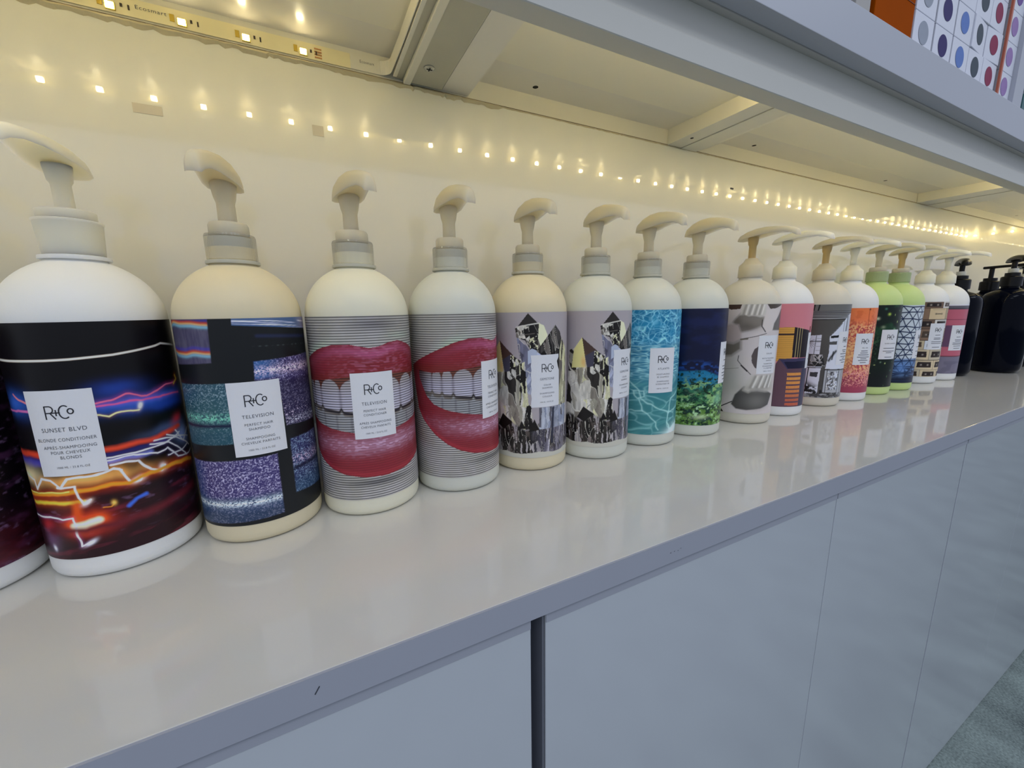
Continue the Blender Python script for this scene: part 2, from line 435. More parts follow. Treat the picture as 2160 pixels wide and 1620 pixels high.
def art_streaks(p):
    u0, z0 = p.U, p.Z; p.Z = z0 + sstep(14, 13, z0) * (.14 * (vn(u0 * 1.2, z0 * .9 + 4) - .5) + .05 * (vn(u0 * 3.5, z0 * 2) - .5)); p.U = u0 + sstep(14, 13, z0) * .2 * (vn(u0 * 1.2 + 8, z0 * 1.4) - .5)
    low = sstep(6.6, 4.8, p.Z); p.mix(low * 0.85, (38, 14, 20)); p.mix(low * sstep(0.5, 0.85, fbm(p.U * 0.5, (p.Z - 0.12 * p.U) * 2.2)), (86, 26, 40))
    p.mix(sstep(0.6, 0.8, fbm(p.U * 1.2 + 3, p.Z * 3 + 8)) * sstep(6.6, 5.6, p.Z) * sstep(2.5, 4.5, p.Z) * 0.6, (96, 70, 96))
    p.line([(-4.5, 15.05), (-3.59, 15.05), (-2.2, 14.99), (-.17, 14.96), (1, 14.98), (2.96, 15.1), (4.07, 15.25), (5.5, 15.47), (6, 15.6), (7.8, 15.35)], 0.13, (232, 214, 196))
    p.blob(4.2, 11.75, 4.0, 0.55, (40, 84, 176)); p.blob(2.9, 12.9, 1.3, 0.5, (26, 52, 130)); p.blob(-2.7, 12.3, 1.0, 0.7, (46, 90, 180)); p.blob(6, 11.3, 1.8, .35, (30, 60, 150))
    p.line([(1.6, 12.1), (2.54, 12.2), (3.26, 12.39), (4.29, 12.13), (4.89, 12.28), (5.8, 12.62), (6.81, 12.6)], 0.11, (220, 96, 128), (90, 20, 60), 0.2)
    p.line([(1.7, 11.89), (4.4, 11.88), (7.2, 11.78)], 0.13, (196, 84, 140), (80, 20, 60), 0.2)
    p.line([(-2.7, 12.86), (-2.28, 12.54), (-1.6, 12.2)], 0.12, (224, 120, 130)); p.line([(-4.1, 11.82), (-1.6, 11.79)], 0.14, (190, 100, 160))
    p.line([(7, 13.1), (7.14, 12.8), (6.67, 12.5)], 0.15, (230, 170, 60), (120, 60, 10), .2)
    p.line([(1.5, 11.25), (1.79, 11.22), (2.21, 11.04), (2.84, 11.3), (3.28, 11.32), (3.74, 11.22)], 0.09, (250, 226, 150), (90, 60, 10), .12)
    p.blob(3.86, 11.5, .14, .24, (252, 246, 226), ang=-.3)
    p.blob(5.5, 9.5, 1.8, .35, (70, 84, 120), .8, .12); p.blob(6.3, 9.9, .5, .3, (190, 40, 50), .9, .5); p.blob(6.9, 8.6, .8, .7, (150, 170, 220), .8)
    p.line([(-4, 9.0), (-1.5, 8.97)], 0.38, (196, 60, 36), soft=.15); p.line([(1.5, 8.9), (3.11, 8.94), (4.56, 8.96), (6.3, 9.3)], 0.32, (206, 66, 40), soft=.16)
    p.line([(-3.7, 8.5), (-1.6, 8.4)], 0.5, (52, 46, 140), soft=.2); p.line([(1.7, 8.55), (5, 8.6)], 0.25, (30, 30, 90), soft=.12); p.line([(1.7, 8.05), (4, 8.1)], .3, (90, 100, 170), soft=.15)
    W = (246, 240, 238); G = (110, 70, 30)
    p.blob(-3.2, 7.6, 1.1, .55, (240, 220, 170), .8); p.blob(0.6, 7.1, 2.6, .35, (236, 170, 90), .8)
    for l in ([(1.78, 8.33), (3.41, 8.34), (5.1, 8.42), (6.35, 8.8)], [(1.79, 8.14), (3.01, 8.21), (3.96, 8.02), (4.38, 7.85), (5.03, 8.04), (5.75, 7.08), (6.78, 6.85)], [(4.05, 8.64), (5.23, 8.37), (6.78, 6.85), (7.75, 7.11)], [(4.3, 8.82), (5.91, 8.56), (7.43, 7.51)], [(6.03, 9.07), (6.63, 8.04), (7.79, 8.86)], [(5.2, 8.9), (6.1, 8.6), (7.6, 8.2)], [(5.0, 7.5), (6.2, 7.4), (7.2, 7.7)]):
        p.line(l, 0.09, W, (60, 50, 80), .12)
    for l in ([(1.91, 7.8), (2.42, 7.77), (3.23, 7.76), (3.78, 6.84), (4.39, 6.53), (4.62, 6.84)], [(1.9, 7.5), (2.19, 7.4), (2.58, 6.44), (3.1, 6.25), (3.23, 6.52)], [(-3.74, 7.55), (-2.69, 7.25), (-2.64, 6.64), (-2.0, 7.32), (-1.37, 7.21), (-.83, 6.71), (-.41, 7.28), (.4, 7.29), (1.17, 7.31), (1.96, 7.53), (2.27, 7.31)]):
        p.line(l, 0.13, W, G, .25)
    p.blob(3.0, 6.4, .3, .2, W); p.blob(4.45, 6.75, .2, .25, W)
    p.line([(-3.9, 6.14), (-.4, 6.33), (1.39, 6.48), (2.57, 6.38), (3.75, 6.6), (5.49, 6.7), (7.4, 6.4)], 0.26, (244, 140, 36), (130, 34, 8), .4, .1)
    p.line([(-3.9, 6.3), (-.4, 6.4)], .08, (254, 226, 110)); p.line([(-3.4, 5.57), (-1.28, 5.63), (.21, 5.6)], .22, (250, 190, 60), (130, 50, 8), .35, .1)
    p.line([(-.19, 5.42), (-.35, 4.1)], .5, (206, 80, 24), soft=.25)
    p.line([(-1.04, 6.72), (-.05, 6.69), (.01, 6.25), (-.01, 5.89), (.18, 5.42), (.53, 5.66)], .12, W, G, .15); p.blob(.35, 5.5, .25, .14, W, ang=.6)
    p.blob(.1, 4.05, 1.25, .75, (216, 44, 20), .95); p.line([(-.45, 3.93), (.68, 4.12)], .5, (255, 244, 206), (200, 90, 20), .5, .14)
    p.blob(-2.4, 4.1, .5, .45, (170, 40, 44), .8); p.blob(-2.3, 3.0, .5, .7, (110, 80, 110), .7); p.blob(-2.26, 2.4, .12, .2, (220, 220, 240))
    p.line([(-4.08, 4.5), (-2.05, 4.63), (-1.19, 4.48), (-.53, 4.56), (-.43, 4.07), (-.54, 3.19), (-.42, 2.47), (.01, 2.72)], .1, W, (80, 50, 90), .14); p.blob(.05, 2.65, .32, .14, (240, 240, 255), ang=.6)
    p.line([(2.33, 4.72), (2.75, 5.08), (3.23, 5.2)], .2, (60, 100, 200), soft=.1); p.line([(1.1, 4.95), (1.5, 4.95), (1.6, 5.05)], .08, (200, 120, 40)); p.blob(1.66, 5.2, .12, .18, (246, 190, 90))
    p.line([(-2, 3.6), (1.8, 3.7), (7, 4.4)], .5, (92, 26, 34), soft=.3)

def static(p, rect_mask, c1, c2, dens=0.5, f=11):
    n = vn(p.U * f, p.Z * f * 1.2); n2 = vn(p.U * f * 2 + 31, p.Z * f * 2.1 + 7)
    v = sstep(0.45, 0.95, n * 0.5 + n2 * 0.5 + (dens - 0.5) * 0.4)
    p.mix(rect_mask, c1); p.mix(rect_mask * v, c2)

def art_screens(p):
    def m(pts, soft=0.05):
        i = p.inside(pts).astype(float); d = p.dist(list(pts) + [pts[0]]); return np.where(i > 0, sstep(0, soft, d), 0)
    a = m([(-6.6, 17.3), (-2.21, 17.3), (-2.35, 14.15), (-6.6, 13.95)], .12)
    p.mix(a, (62, 58, 84)); p.mix(a * fbm(p.U * 3, p.Z * 1.2) * 0.7, (96, 92, 110)); p.mix(a * sstep(.5, .7, vn(p.U * 12, p.Z * 1.3)) * .35, (40, 36, 70)); p.mix(a * sstep(16.85, 17.0, p.Z), (44, 40, 40))
    for z, w_ in ((16.93, .16), (14.86, .2)):
        zz = z + .22 * (vn(p.U * 1.1 + z, 0 * p.Z + 3) - .5) - .04 * (p.U + 4)
        p.mix(a * np.exp(-((p.Z - zz - .12) / .1) ** 2), (170, 56, 40)); p.mix(a * np.exp(-((p.Z - zz) / .08) ** 2) * .85, (206, 156, 86)); p.mix(a * np.exp(-((p.Z - zz + .16) / .12) ** 2) * .8, (120, 170, 190)); p.mix(a * np.exp(-((p.Z - zz - .35) / .12) ** 2) * .6, (60, 50, 160))
    a = m([(-.82, 17.4), (9, 17.4), (9, 16.1), (2.1, 16.56), (-.85, 16.78)], .05)
    p.mix(a, (70, 92, 128)); st = vn(p.U * .6, (p.Z + .06 * p.U) * 14); p.mix(a * sstep(.4, .8, st), (206, 206, 226)); p.mix(a * sstep(3.5, 6, p.U) * .6, (196, 180, 200)); p.mix(a * sstep(16.75, 16.6, p.Z + .06 * (p.U - 1)) * .7, (50, 100, 160))
    p.line([(.6, 16.0), (9, 15.5)], .22, (30, 36, 62), soft=.12); 
    for i in range(14): p.blob(.3 + i * .42, 15.25 - .01 * i, .09, .04, (70, 80, 80), .6 if (i * 7) % 3 else .1)
    a = m([(.14, 14.2), (8, 14.5), (8, 8.4), (1.85, 8.9), (1.6, 12.6), (.06, 12.7)], .12)
    static(p, a, (50, 42, 84), (176, 168, 206)); b = a * sstep(14.5, 14.1, p.Z) * sstep(12.7, 13.0, p.Z)
    p.mix(b * sstep(2.4, .4, p.U) * .5, (40, 110, 170)); wb = a * np.exp(-((p.Z - 13.4) / .3) ** 2); p.mix(wb * sstep(.3, .75, vn(p.U * 14, p.Z * 16)), (222, 200, 222))
    p.mix(a * sstep(12.8, 12.3, p.Z) * .65, (26, 20, 42)); p.mix(a * sstep(12.4, 9, p.Z) * sstep(.78, .9, vn(p.U * 13, p.Z * 15)), (196, 180, 200)); p.mix(a * np.exp(-((p.Z - 9.2) / .28) ** 2) * sstep(.5, .8, vn(p.U * 14 + 4, p.Z * 15)), (190, 190, 206))
    a = m([(-9, 12.65), (-1.6, 12.75), (-1.7, 8.1), (-9, 7.9)], .12)
    static(p, a, (42, 74, 88), (150, 172, 182), .45); p.mix(a * sstep(12.5, 10.6, p.Z) * .35, (40, 84, 84)); g = a * np.exp(-((p.Z - 10.15) / .28) ** 2); p.mix(g * sstep(.25, .8, vn(p.U * 13, p.Z * 14)), (120, 196, 170))
    p.mix(a * np.exp(-((p.Z - 9.55) / .14) ** 2), (22, 26, 52)); p.mix(a * sstep(9.4, 8.9, p.Z) * .5, (26, 62, 80))
    a = m([(1.95, 7.85), (9, 7.85), (9, 2.6), (1.95, 3.2)], .15)
    static(p, a, (40, 44, 84), (150, 176, 204)); p.mix(a * np.exp(-((p.Z - 6.1 + .05 * p.U) / .35) ** 2) * sstep(.4, .8, vn(p.U * 14, p.Z * 13)), (196, 180, 206)); p.mix(a * np.exp(-((p.Z - 5.3) / .2) ** 2) * .9, (18, 22, 44)); p.mix(a * sstep(5.2, 3.5, p.Z) * .5, (30, 70, 92))
    a = m([(-9, 6.8), (1.0, 6.95), (.97, 1.95), (-9, 1.65)], .12)
    static(p, a, (56, 48, 96), (190, 184, 214), .55); p.mix(a * sstep(-3.8, -5.4, p.U) * .5, (30, 70, 120)); p.mix(a * sstep(4.2, 3.5, p.Z) * .55, (38, 74, 90)); wb = a * np.exp(-((p.Z - 3.38) / .22) ** 2); p.mix(wb * sstep(.15, .6, vn(p.U * 13, p.Z * 15)), (206, 220, 230)); p.mix(a * sstep(3.0, 2.4, p.Z) * .45, (20, 34, 54))

def art_lips(p):
    U, Z = p.U, p.Z
    p.mix(sstep(.35, .7, fbm(U * .5, Z * .5)) * .25, (196, 190, 200)); p.blob(-4.5, 14.6, 1.6, .5, (178, 196, 172), .7, .35); p.blob(3, 15.6, 1.4, .3, (170, 186, 168), .5); p.blob(.5, 16.6, 2, .5, (110, 106, 108), .8); p.blob(0, 3.1, 3, .3, (84, 82, 84), .8)
    up = interp([(-9.4, 12.45), (-7.8, 13.2), (-5.85, 14.05), (-4.35, 14.68), (-2.96, 15.02), (-1.6, 15.02), (-.06, 14.68), (.68, 14.76), (1.62, 15.06), (2.62, 15.16), (4.0, 14.75), (6, 13.9), (9, 12.3)], U)
    inn = interp([(-8.2, 12.1), (-6.5, 11.9), (-4.5, 12.1), (-2.5, 12.3), (0, 12.6), (3, 12.3), (6, 12), (8.2, 12.2)], U)
    lot = interp([(-8.2, 11.5), (-7.3, 9.7), (-6.5, 8.9), (-5.2, 8.35), (-3.5, 7.95), (-1.7, 7.62), (1.8, 7.62), (4.6, 8.05), (7, 9.2), (8.2, 11.5)], U)
    lob = interp([(-9.4, 12.2), (-8.57, 8.3), (-7.87, 7.26), (-6.5, 5.9), (-5.3, 5.0), (-4.13, 4.38), (-2.87, 3.95), (-1.2, 3.65), (.6, 3.55), (2.67, 3.75), (5.6, 4.6), (7.5, 6.5), (9, 9), (9.3, 12.2)], U)
    inx = np.abs(U + .05) < 9.3; S_ = lambda m: m.astype(float)
    # mouth inside
    mouth = S_(inx & (Z < inn) & (Z > lot) & (np.abs(U) < 8.15))
    p.mix(mouth, (120, 112, 104))
    # teeth
    te = interp([(-7.2, 10.1), (-4.7, 9.8), (-1.7, 9.4), (1.7, 9.25), (4.6, 9.5), (7.2, 10.2)], U)
    tc = [-6.6, -5.6, -4.55, -2.65, -.1, 2.45, 4.3, 5.9, 7.2]
    notch = np.zeros_like(U)
    for c in tc: notch = np.maximum(notch, np.exp(-((U - c) / .13) ** 2))
    te2 = te + notch * .28
    gumt = 11.9 + 0 * U
    for a, b in zip(tc[:-1], tc[1:]):
        k = (U - a) / (b - a); s_ = (k > 0) & (k < 1); gumt = np.where(s_, 11.05 + 1.1 * np.sqrt(np.clip(1 - (2 * k - 1) ** 2, 0, 1)), gumt)
    teeth = mouth * sstep(te2 - .04, te2 + .04, Z) * sstep(gumt + .1, gumt - .1, Z)
    p.mix(mouth * sstep(te2, te2 + .3, Z) * (1 - teeth), (104, 62, 50))
    p.mix(teeth, (178, 174, 188)); p.mix(teeth * sstep(10.6, 11.8, Z) * .6, (150, 142, 132)); p.mix(teeth * notch * .6, (120, 110, 124))
    p.mix(mouth * np.exp(-((Z - te2 + .14) / .13) ** 2) * sstep(7, 3, np.abs(U)), (30, 24, 38))
    p.mix(mouth * sstep(6.4, 8, np.abs(U)) * .8, (60, 30, 34))
    lot_teeth = mouth * sstep(te2 - .3, te2 - .5, Z); p.mix(lot_teeth * .8, (150, 152, 156)); p.mix(lot_teeth * np.exp(-(((U * 1.2) % 1.5 - .75) / .12) ** 2) * .5, (96, 92, 100))
    upl = S_(inx & (Z < up) & (Z > inn)); lol = S_(inx & (Z > lob) & (Z < lot) | (inx & (np.abs(U) > 8.15) & (Z > lob) & (Z < up)))
    for mk in (upl, lol): p.mix(mk, (126, 36, 48)); p.mix(mk * fbm(U * .8, Z * 1.4) * .8, (112, 40, 42))
    p.mix(upl * sstep(13.2, 12.2, Z) * .8, (112, 40, 36)); p.mix(upl * np.exp(-((Z - up + .55) / .35) ** 2) * .6 * np.exp(-(U / 3.6) ** 2), (176, 92, 132))
    wr = sstep(.45, .85, vn(U * 3.5, (Z + .15 * np.sin(U)) * 9)); p.mix(upl * wr * .3 * np.exp(-((U - .5) / 3) ** 2), (190, 120, 150))
    hl = np.exp(-((Z - 6.45 - .03 * U ** 2 * .4) / .75) ** 2) * np.exp(-(U / 5.2) ** 2); p.mix(lol * hl * (.45 + .5 * wr), (186, 150, 176))
    p.mix(lol * np.exp(-((Z - lob - .25) / .2) ** 2) * .4, (168, 50, 60))
    # scan lines of the screen
    sl = 0.5 + 0.5 * np.cos(2 * PI * Z / 0.215); skin = 1 - np.clip(upl + lol, 0, 1)
    p.C *= (1 - (0.78 * skin + 0.22 * (1 - skin)) * sstep(.35, .9, sl))[..., None]

def cells(x, y):
    """nearest point of a jittered lattice: (cell random, f1, f2)"""
    xi = np.floor(x).astype(int); yi = np.floor(y).astype(int); f1 = np.full(x.shape, 9.0); f2 = f1.copy(); rid = np.zeros(x.shape)
    for i in (-1, 0, 1):
        for j in (-1, 0, 1):
            a = xi + i; b = yi + j
            d = np.hypot(a + TAB[a & 255, b & 255] - x, b + TAB[(b + 91) & 255, (a + 37) & 255] - y)
            n = d < f1; f2 = np.where(n, f1, np.minimum(f2, d)); rid = np.where(n, TAB[(a * 7 + 3) & 255, (b * 13 + 5) & 255], rid); f1 = np.where(n, d, f1)
    return rid, f1, f2

def facets(p, m, cols, fx, fz, sk=0.0, seed=0.0, sharp=2.2):
    wob = 0.5 * vn(p.U * 1.3 + seed, p.Z * 1.3)
    x = p.U * fx * .95 + seed * 3.1 + sk * 0.35 * p.Z + wob; y = p.Z * fz * .75 + seed * 1.7 + wob
    k1, f1, f2 = cells(x, y); k2, g1, g2 = cells(x * 2.3 + 5, y * 2.6 + 9)
    v = np.clip(np.where(k2 > .72, (k2 - .72) * 3.5, k1), 0, .999)
    idx = np.floor(v * len(cols)).astype(int); c = np.array([np.array(srgb(*q)) * GAIN for q in cols])[idx]
    sh = 0.75 + 0.5 * vn(p.U * 5 + seed, p.Z * 1.4 + sk * p.U) ; c = c * sh[..., None]
    p.C += (c - p.C) * m[..., None]
    p.mix(m * sstep(.07, .02, f2 - f1) * (k1 > .5) * .6, (226, 222, 208)); p.mix(m * sstep(.05, .01, g2 - g1) * (k2 > .6) * .6, (22, 20, 20))

def art_crystal(p):
    D, K, Y, L, B, G = (40, 36, 33), (22, 19, 18), (190, 188, 152), (184, 181, 172), (116, 120, 140), (96, 90, 84)
    IN = lambda q: p.inside(q).astype(float)
    def crys(q, cols, fx=1.5, fz=.6, sk=.5, seed=0.0, sharp=2.2): facets(p, IN(q), cols, fx, fz, sk, seed, sharp)
    crys([(-6.9, 12.9), (-6.3, 13.1), (-5.31, 14.37), (-3.54, 12.82), (-2.79, 12.22), (-2.2, 9), (-1.9, 5), (-7.5, 5)], [(140, 136, 122), (160, 156, 142), L, Y, L, (172, 170, 162), L, (120, 114, 104), L, D], 1.1, .45, .6, 3.0)
    crys([(-3.2, 14.9), (-2.2, 13.9), (-1.5, 12.9), (-1.5, 8.6), (-2.5, 8.9), (-2.8, 12.2)], [(70, 68, 84), B, (146, 150, 168), B, (98, 98, 116)], .8, .5, 0, 8.0)
    p.poly([(-5.31, 14.37), (-3.54, 12.82), (-4.97, 12.29)], (66, 50, 44)); p.poly([(-5.31, 14.37), (-4.97, 12.29), (-4.92, 11.0), (-6.6, 10.85), (-6.3, 13.0)], (206, 196, 132)); p.blob(-5.1, 11.6, .3, .6, (200, 160, 100), .8)
    p.poly([(-4.97, 12.29), (-3.9, 12.9), (-3.2, 12.6), (-3.7, 11.2), (-4.7, 11.0)], (60, 58, 72)); crys([(-3.9, 12.9), (-2.8, 12.3), (-2.9, 10), (-4.0, 11)], [K, L, Y, D], 2.4, 1.4, 0, 1.0)
    crys([(-2.9, 11.9), (-2.35, 12.2), (-1.95, 7.2), (-2.9, 7.4)], [Y, L, K, Y, Y], 2.6, .5, 0, 5.0)
    crys([(-3.32, 15.64), (-2.7, 15.9), (-.77, 16.1), (-.7, 13.2), (-1.5, 13.0), (-2.3, 14.4), (-3.2, 14.7)], [K, D, D, K, L, G, K], 1.6, 1.2, 1, 2.0)
    p.poly([(-3.03, 15.85), (-1.97, 17.16), (-1.16, 16.37), (-.9, 16.1), (-2.64, 15.96)], D); p.line([(-3.2, 15.75), (-1.9, 16.0), (-.85, 16.15)], .12, L); p.line([(-3.2, 14.9), (-1.3, 15.1)], .06, G)
    p.poly([(-.83, 16.15), (-.3, 15.9), (.14, 14.86), (-.65, 13.7), (-.95, 14.6)], (206, 204, 172)); crys([(-1.9, 14.5), (-1, 14.9), (-.9, 13), (-1.7, 13)], [K, L, Y, D], 3, 2.2, 0, 9.0)
    crys([(-1.06, 13.37), (1.11, 15.95), (1.85, 15.2), (2.5, 13.5), (2.7, 10), (-1, 12)], [K, D, (58, 54, 52), D, G, K], 1.7, .5, 1.2, 6.0)
    crys([(1.75, 12.8), (2.2, 14.5), (3.2, 13.2), (3.4, 5), (1.7, 5)], [G, Y, (150, 146, 120), L, D, Y], 1.8, .35, 0, 4.0)
    p.poly([(-2.0, 13.3), (-1.56, 13.55), (-1.1, 13.35), (-.95, 12.5), (-2.0, 11.9)], (156, 164, 182)); p.poly([(-1.05, 13.2), (.0, 12.4), (-1.05, 12.4)], (170, 176, 196))
    crys([(-2.2, 7.4), (-1.7, 7.6), (-1.5, 4.8), (-2.6, 4.8)], [K, Y, L, D], 3, .9, 0, 7.0)
    low = sstep(5.3, 4.9, p.Z + .35 * np.sin(p.U * 2.1)); facets(p, low, [K, D, (70, 62, 58), (104, 96, 94), D, (150, 144, 144), K], 2.6, .8, .7, 11.0, 2.6)
    facets(p, low * sstep(-2, 0, p.U) * .7, [(60, 56, 64), (110, 106, 120), (80, 76, 90), D, (160, 156, 172)], 2.2, .45, 0, 3.0)
    crys([(-.85, 7.2), (3.4, 7.2), (3.4, 4.8), (-.85, 4.8)], [(124, 130, 148), (160, 164, 174), (86, 84, 92), (132, 136, 150), L], 1.7, .35, 0, 12.0)
    for q in ([(-5.04, 6.42), (-3.84, 5.64), (-4.9, 4.6), (-5.8, 5.1)], [(-1.37, 5.97), (-.85, 4.75), (-2.0, 4.56)], [(-2.74, 5.79), (-2.29, 4.91), (-3.11, 4.87)]): p.poly(q, K)
    p.line([(.85, 7.0), (.7, 3.2)], .28, (40, 42, 56), soft=.05)
    p.mix(sstep(1.85, 2.1, p.Z + .25 * vn(p.U * 1.2, p.Z)) * 0 + (p.Z < 2.05 + .25 * vn(p.U * 1.1, 0 * p.Z)).astype(float), (172, 170, 158))

def art_pool(p):
    U0, ZZ = p.U, p.Z; t = sstep(13, 5, p.Z)[..., None]; p.C[:] = (np.array(srgb(22, 104, 142)) * (1 - t) + np.array(srgb(52, 112, 116)) * t) * GAIN
    def ca(fx, fz, s, wd):
        wx = p.U * fx + .9 * vn(p.U * fx * 1.4 + s, p.Z * fz * 1.4); wz = p.Z * fz + .9 * vn(p.U * fx * 1.3 + 9, p.Z * fz * 1.3 + s)
        r_, f1, f2 = cells(wx + s, wz); return np.exp(-((f2 - f1) / wd) ** 2) * (.35 + .9 * vn(p.U * 1.1 + s, p.Z * 1.1))
    tp = sstep(12.6, 13.6, p.Z); md = sstep(8.2, 9.4, p.Z) * (1 - tp); lo = 1 - sstep(8.0, 9.2, p.Z)
    p.mix((ca(.9, 1.1, 3, .13) * .7 + ca(1.7, 2.0, 20, .16) * .45) * tp, (140, 206, 222)); p.mix(sstep(.45, .8, fbm(p.U * .8, p.Z * .9)) * tp * .4, (40, 140, 178))
    p.mix((ca(.6, 2.6, 7, .2) * .6 + ca(.4, 3.6, 40, .2) * .5) * md, (150, 202, 206)); p.mix(sstep(.5, .8, fbm(p.U * .35, p.Z * 2.5)) * md * .4, (14, 76, 96))
    p.mix((ca(.38, .75, 15, .12) * .42) * lo, (150, 204, 202)); p.mix(sstep(.5, .8, fbm(p.U * .3, (p.Z - .25 * p.U) * 1.6)) * lo * .35, (96, 160, 158))
    p.Z = ZZ + .3 * (vn(U0 * 1.6, ZZ * 1.3) - .5); p.U = U0 + .35 * (vn(U0 * 1.2 + 5, ZZ * 1.5) - .5)
    for l, wd in (([(-5.5, 9.3), (-4.56, 8.69), (-2.87, 7.34), (-2.6, 6.19), (-.56, 5.05), (1.14, 4.3), (3.4, 4.9)], .16), ([(-2.82, 6.18), (-2.33, 4.8), (-.59, 3.29), (-.28, 2.2)], .13), ([(1.14, 4.3), (1.52, 6.14), (3.3, 6.9)], .18), ([(-3.6, 7.2), (-2.3, 7.3), (-2.2, 6.5), (-3, 6.2), (-3.6, 7.2)], .16), ([(1.14, 4.3), (.9, 3), (1.6, 2.2), (3.5, 3)], .3), ([(-5.5, 4.4), (-4, 4.6), (-2.3, 4.8)], .1)):
        p.line(l, wd * .55, (160, 204, 200), (22, 40, 40), .3, .14)
    p.blob(2.2, 1.9, 2.2, .7, (206, 226, 224), .9, .35)

def art_reef(p):
    p.mix(sstep(.45, .75, fbm(p.U * .4, p.Z * .9)) * sstep(10, 13, p.Z) * .6, (22, 30, 72)); b = interp([(-9, 8.4), (-7, 9.0), (-4, 9.2), (-1.9, 8.4), (1, 8), (9, 8.6)], p.U)
    p.mix(np.exp(-((p.Z - b - .7) / .5) ** 2) * sstep(.4, .7, vn(p.U * 3, p.Z * 4)) * .8, (30, 70, 140)); m = sstep(b + .15, b - .15, p.Z)
    p.mix(m, (24, 104, 140)); p.mix(m * sstep(8.2, 6, p.Z), (46, 100, 66)); p.mix(m * sstep(5.5, 3.5, p.Z), (80, 116, 48))
    n = fbm(p.U * 1.3, p.Z * 2.0); p.mix(m * sstep(.52, .66, n) * sstep(8.8, 7, p.Z), (118, 156, 96)); p.mix(m * sstep(.46, .34, n), (14, 48, 40)); n2 = fbm(p.U * 2.6 + 9, p.Z * 3.3); p.mix(m * sstep(.6, .72, n2) * sstep(7, 4, p.Z), (150, 186, 140)); p.mix(m * sstep(.4, .3, n2), (16, 36, 22)); p.blob(-1.6, 5.2, .8, .7, (124, 176, 140), .7); p.blob(-4.2, 2.8, 1.0, .3, (170, 190, 150), .7)

def art_hats(p):
    L, Dk, Md = (186, 178, 174), (60, 55, 50), (112, 106, 98)
    p.blob(-5, 9.0, 1.5, 2.5, (168, 164, 154), .8); p.blob(-4.5, 6.0, 2.0, 2.0, (158, 156, 148), .8)
    p.poly([(-7, 17.9), (-4.2, 17.9), (-4.45, 17.09), (-5.64, 16.99), (-7, 17.4)], (60, 44, 38)); p.poly([(-1.14, 17.9), (3.5, 17.9), (.58, 17.12), (-.47, 17.03)], (66, 58, 52))
    p.poly([(-5.31, 15.21), (-4.31, 16.52), (-3.49, 16.24), (-2.08, 16.06), (-1.2, 15.9), (-1.42, 14.71), (-2.92, 14.04), (-4.19, 13.68)], Md, .2); p.blob(-3.2, 14.6, 1.4, .6, (84, 76, 70), .8)
    p.poly([(-4.4, 16.2), (-4.15, 17.8), (-1.2, 17.8), (-1.0, 16.3), (-1.8, 15.9), (-2.7, 16.2), (-3.3, 16.05), (-3.8, 16.3)], (178, 174, 166), .15)
    for x in (-3.7, -3.0, -2.3, -1.7): p.line([(x - .3, 16.3), (x, 17.7)], .26, (132, 126, 118), soft=.2); p.line([(x + .05, 16.3), (x + .3, 17.6)], .14, (206, 202, 196), soft=.12)
    p.blob(-2.2, 15.2, 1.0, .8, (120, 113, 104), .5); p.blob(-4.6, 15.3, .5, .5, (96, 88, 80), .8)
    p.poly([(-1.3, 15.49), (-1.0, 17.0), (1.4, 17.0), (.8, 15.34), (.22, 13.99), (-.72, 13.68), (-1.41, 14.6)], L, .1); p.poly([(2.2, 17), (.5, 15), (.3, 14), (3, 13.9), (4, 17)], (90, 86, 82), .1); p.line([(-1.5, 15.5), (-1.5, 14.6), (-.9, 13.8)], .14, Dk)
    p.poly([(-7.5, 13.6), (-6.5, 14.6), (-5.46, 14.95), (-4.48, 14.82), (-4.08, 13.69), (-4.0, 12.66), (-5.0, 12.1), (-7.5, 12.4)], (160, 148, 144), .2); p.poly([(-7.5, 12.3), (-5, 12.1), (-4.0, 12.66), (-3.9, 11.27), (-5.08, 10.27), (-7.5, 9.9)], (98, 93, 84), .3)
    p.line([(-4.1, 12.75), (-2.24, 13.14), (-.71, 13.57)], .09, Dk); p.line([(-4.0, 12.7), (-3.2, 12.8)], .2, (96, 88, 74)); p.line([(-4.13, 10.33), (-4.2, 9.6), (-3.6, 8.84), (-2.39, 7.6)], .1, Dk); p.line([(-3.7, 8.9), (-2.9, 8.1)], .2, (30, 26, 26)); p.poly([(-1.5, 11.9), (-2.2, 11.3), (-2.5, 10.4), (-2.4, 9.4), (-1.94, 8.6), (-1, 8.2), (-.5, 11.5)], (76, 68, 68))
    p.line([(-7, 8.0), (-4, 8.5)], .06, (110, 104, 96)); p.poly([(-4.62, 2.97), (-4.2, 4.49), (-3.16, 5.79), (-2.5, 5.9), (.35, 5.15), (1.6, 4.53), (.9, 2.92), (-.51, 2.45), (-2.57, 2.21), (-3.93, 2.33)], (58, 56, 54), .1); p.blob(-1.3, 3.6, 1.8, 1.2, (102, 100, 96), .9)
    p.poly([(-3.2, 5.2), (-3.0, 6.2), (-2.2, 7.5), (1.3, 7.5), (1.9, 4.9), (0, 5.0), (-1.3, 5.24), (-2.1, 5.15), (-2.5, 4.9)], (168, 164, 156), .25)
    p.blob(-1.2, 5.5, 2.2, .5, (134, 130, 124), .7)
    for x in (-2.0, -1.1, -.2, .6): p.line([(x - .3, 5.7), (x + .3, 7.3)], .3, (126, 122, 116), soft=.24); p.line([(x + .05, 5.7), (x + .6, 7.3)], .18, (200, 198, 192), soft=.16)
    p.line([(-6.5, 2.1), (-4.54, 3.35)], .14, (30, 26, 24)); p.poly([(-7, 2.4), (-6.2, 2.3), (-5.45, 1.4), (-7, 1.3)], (24, 18, 18))

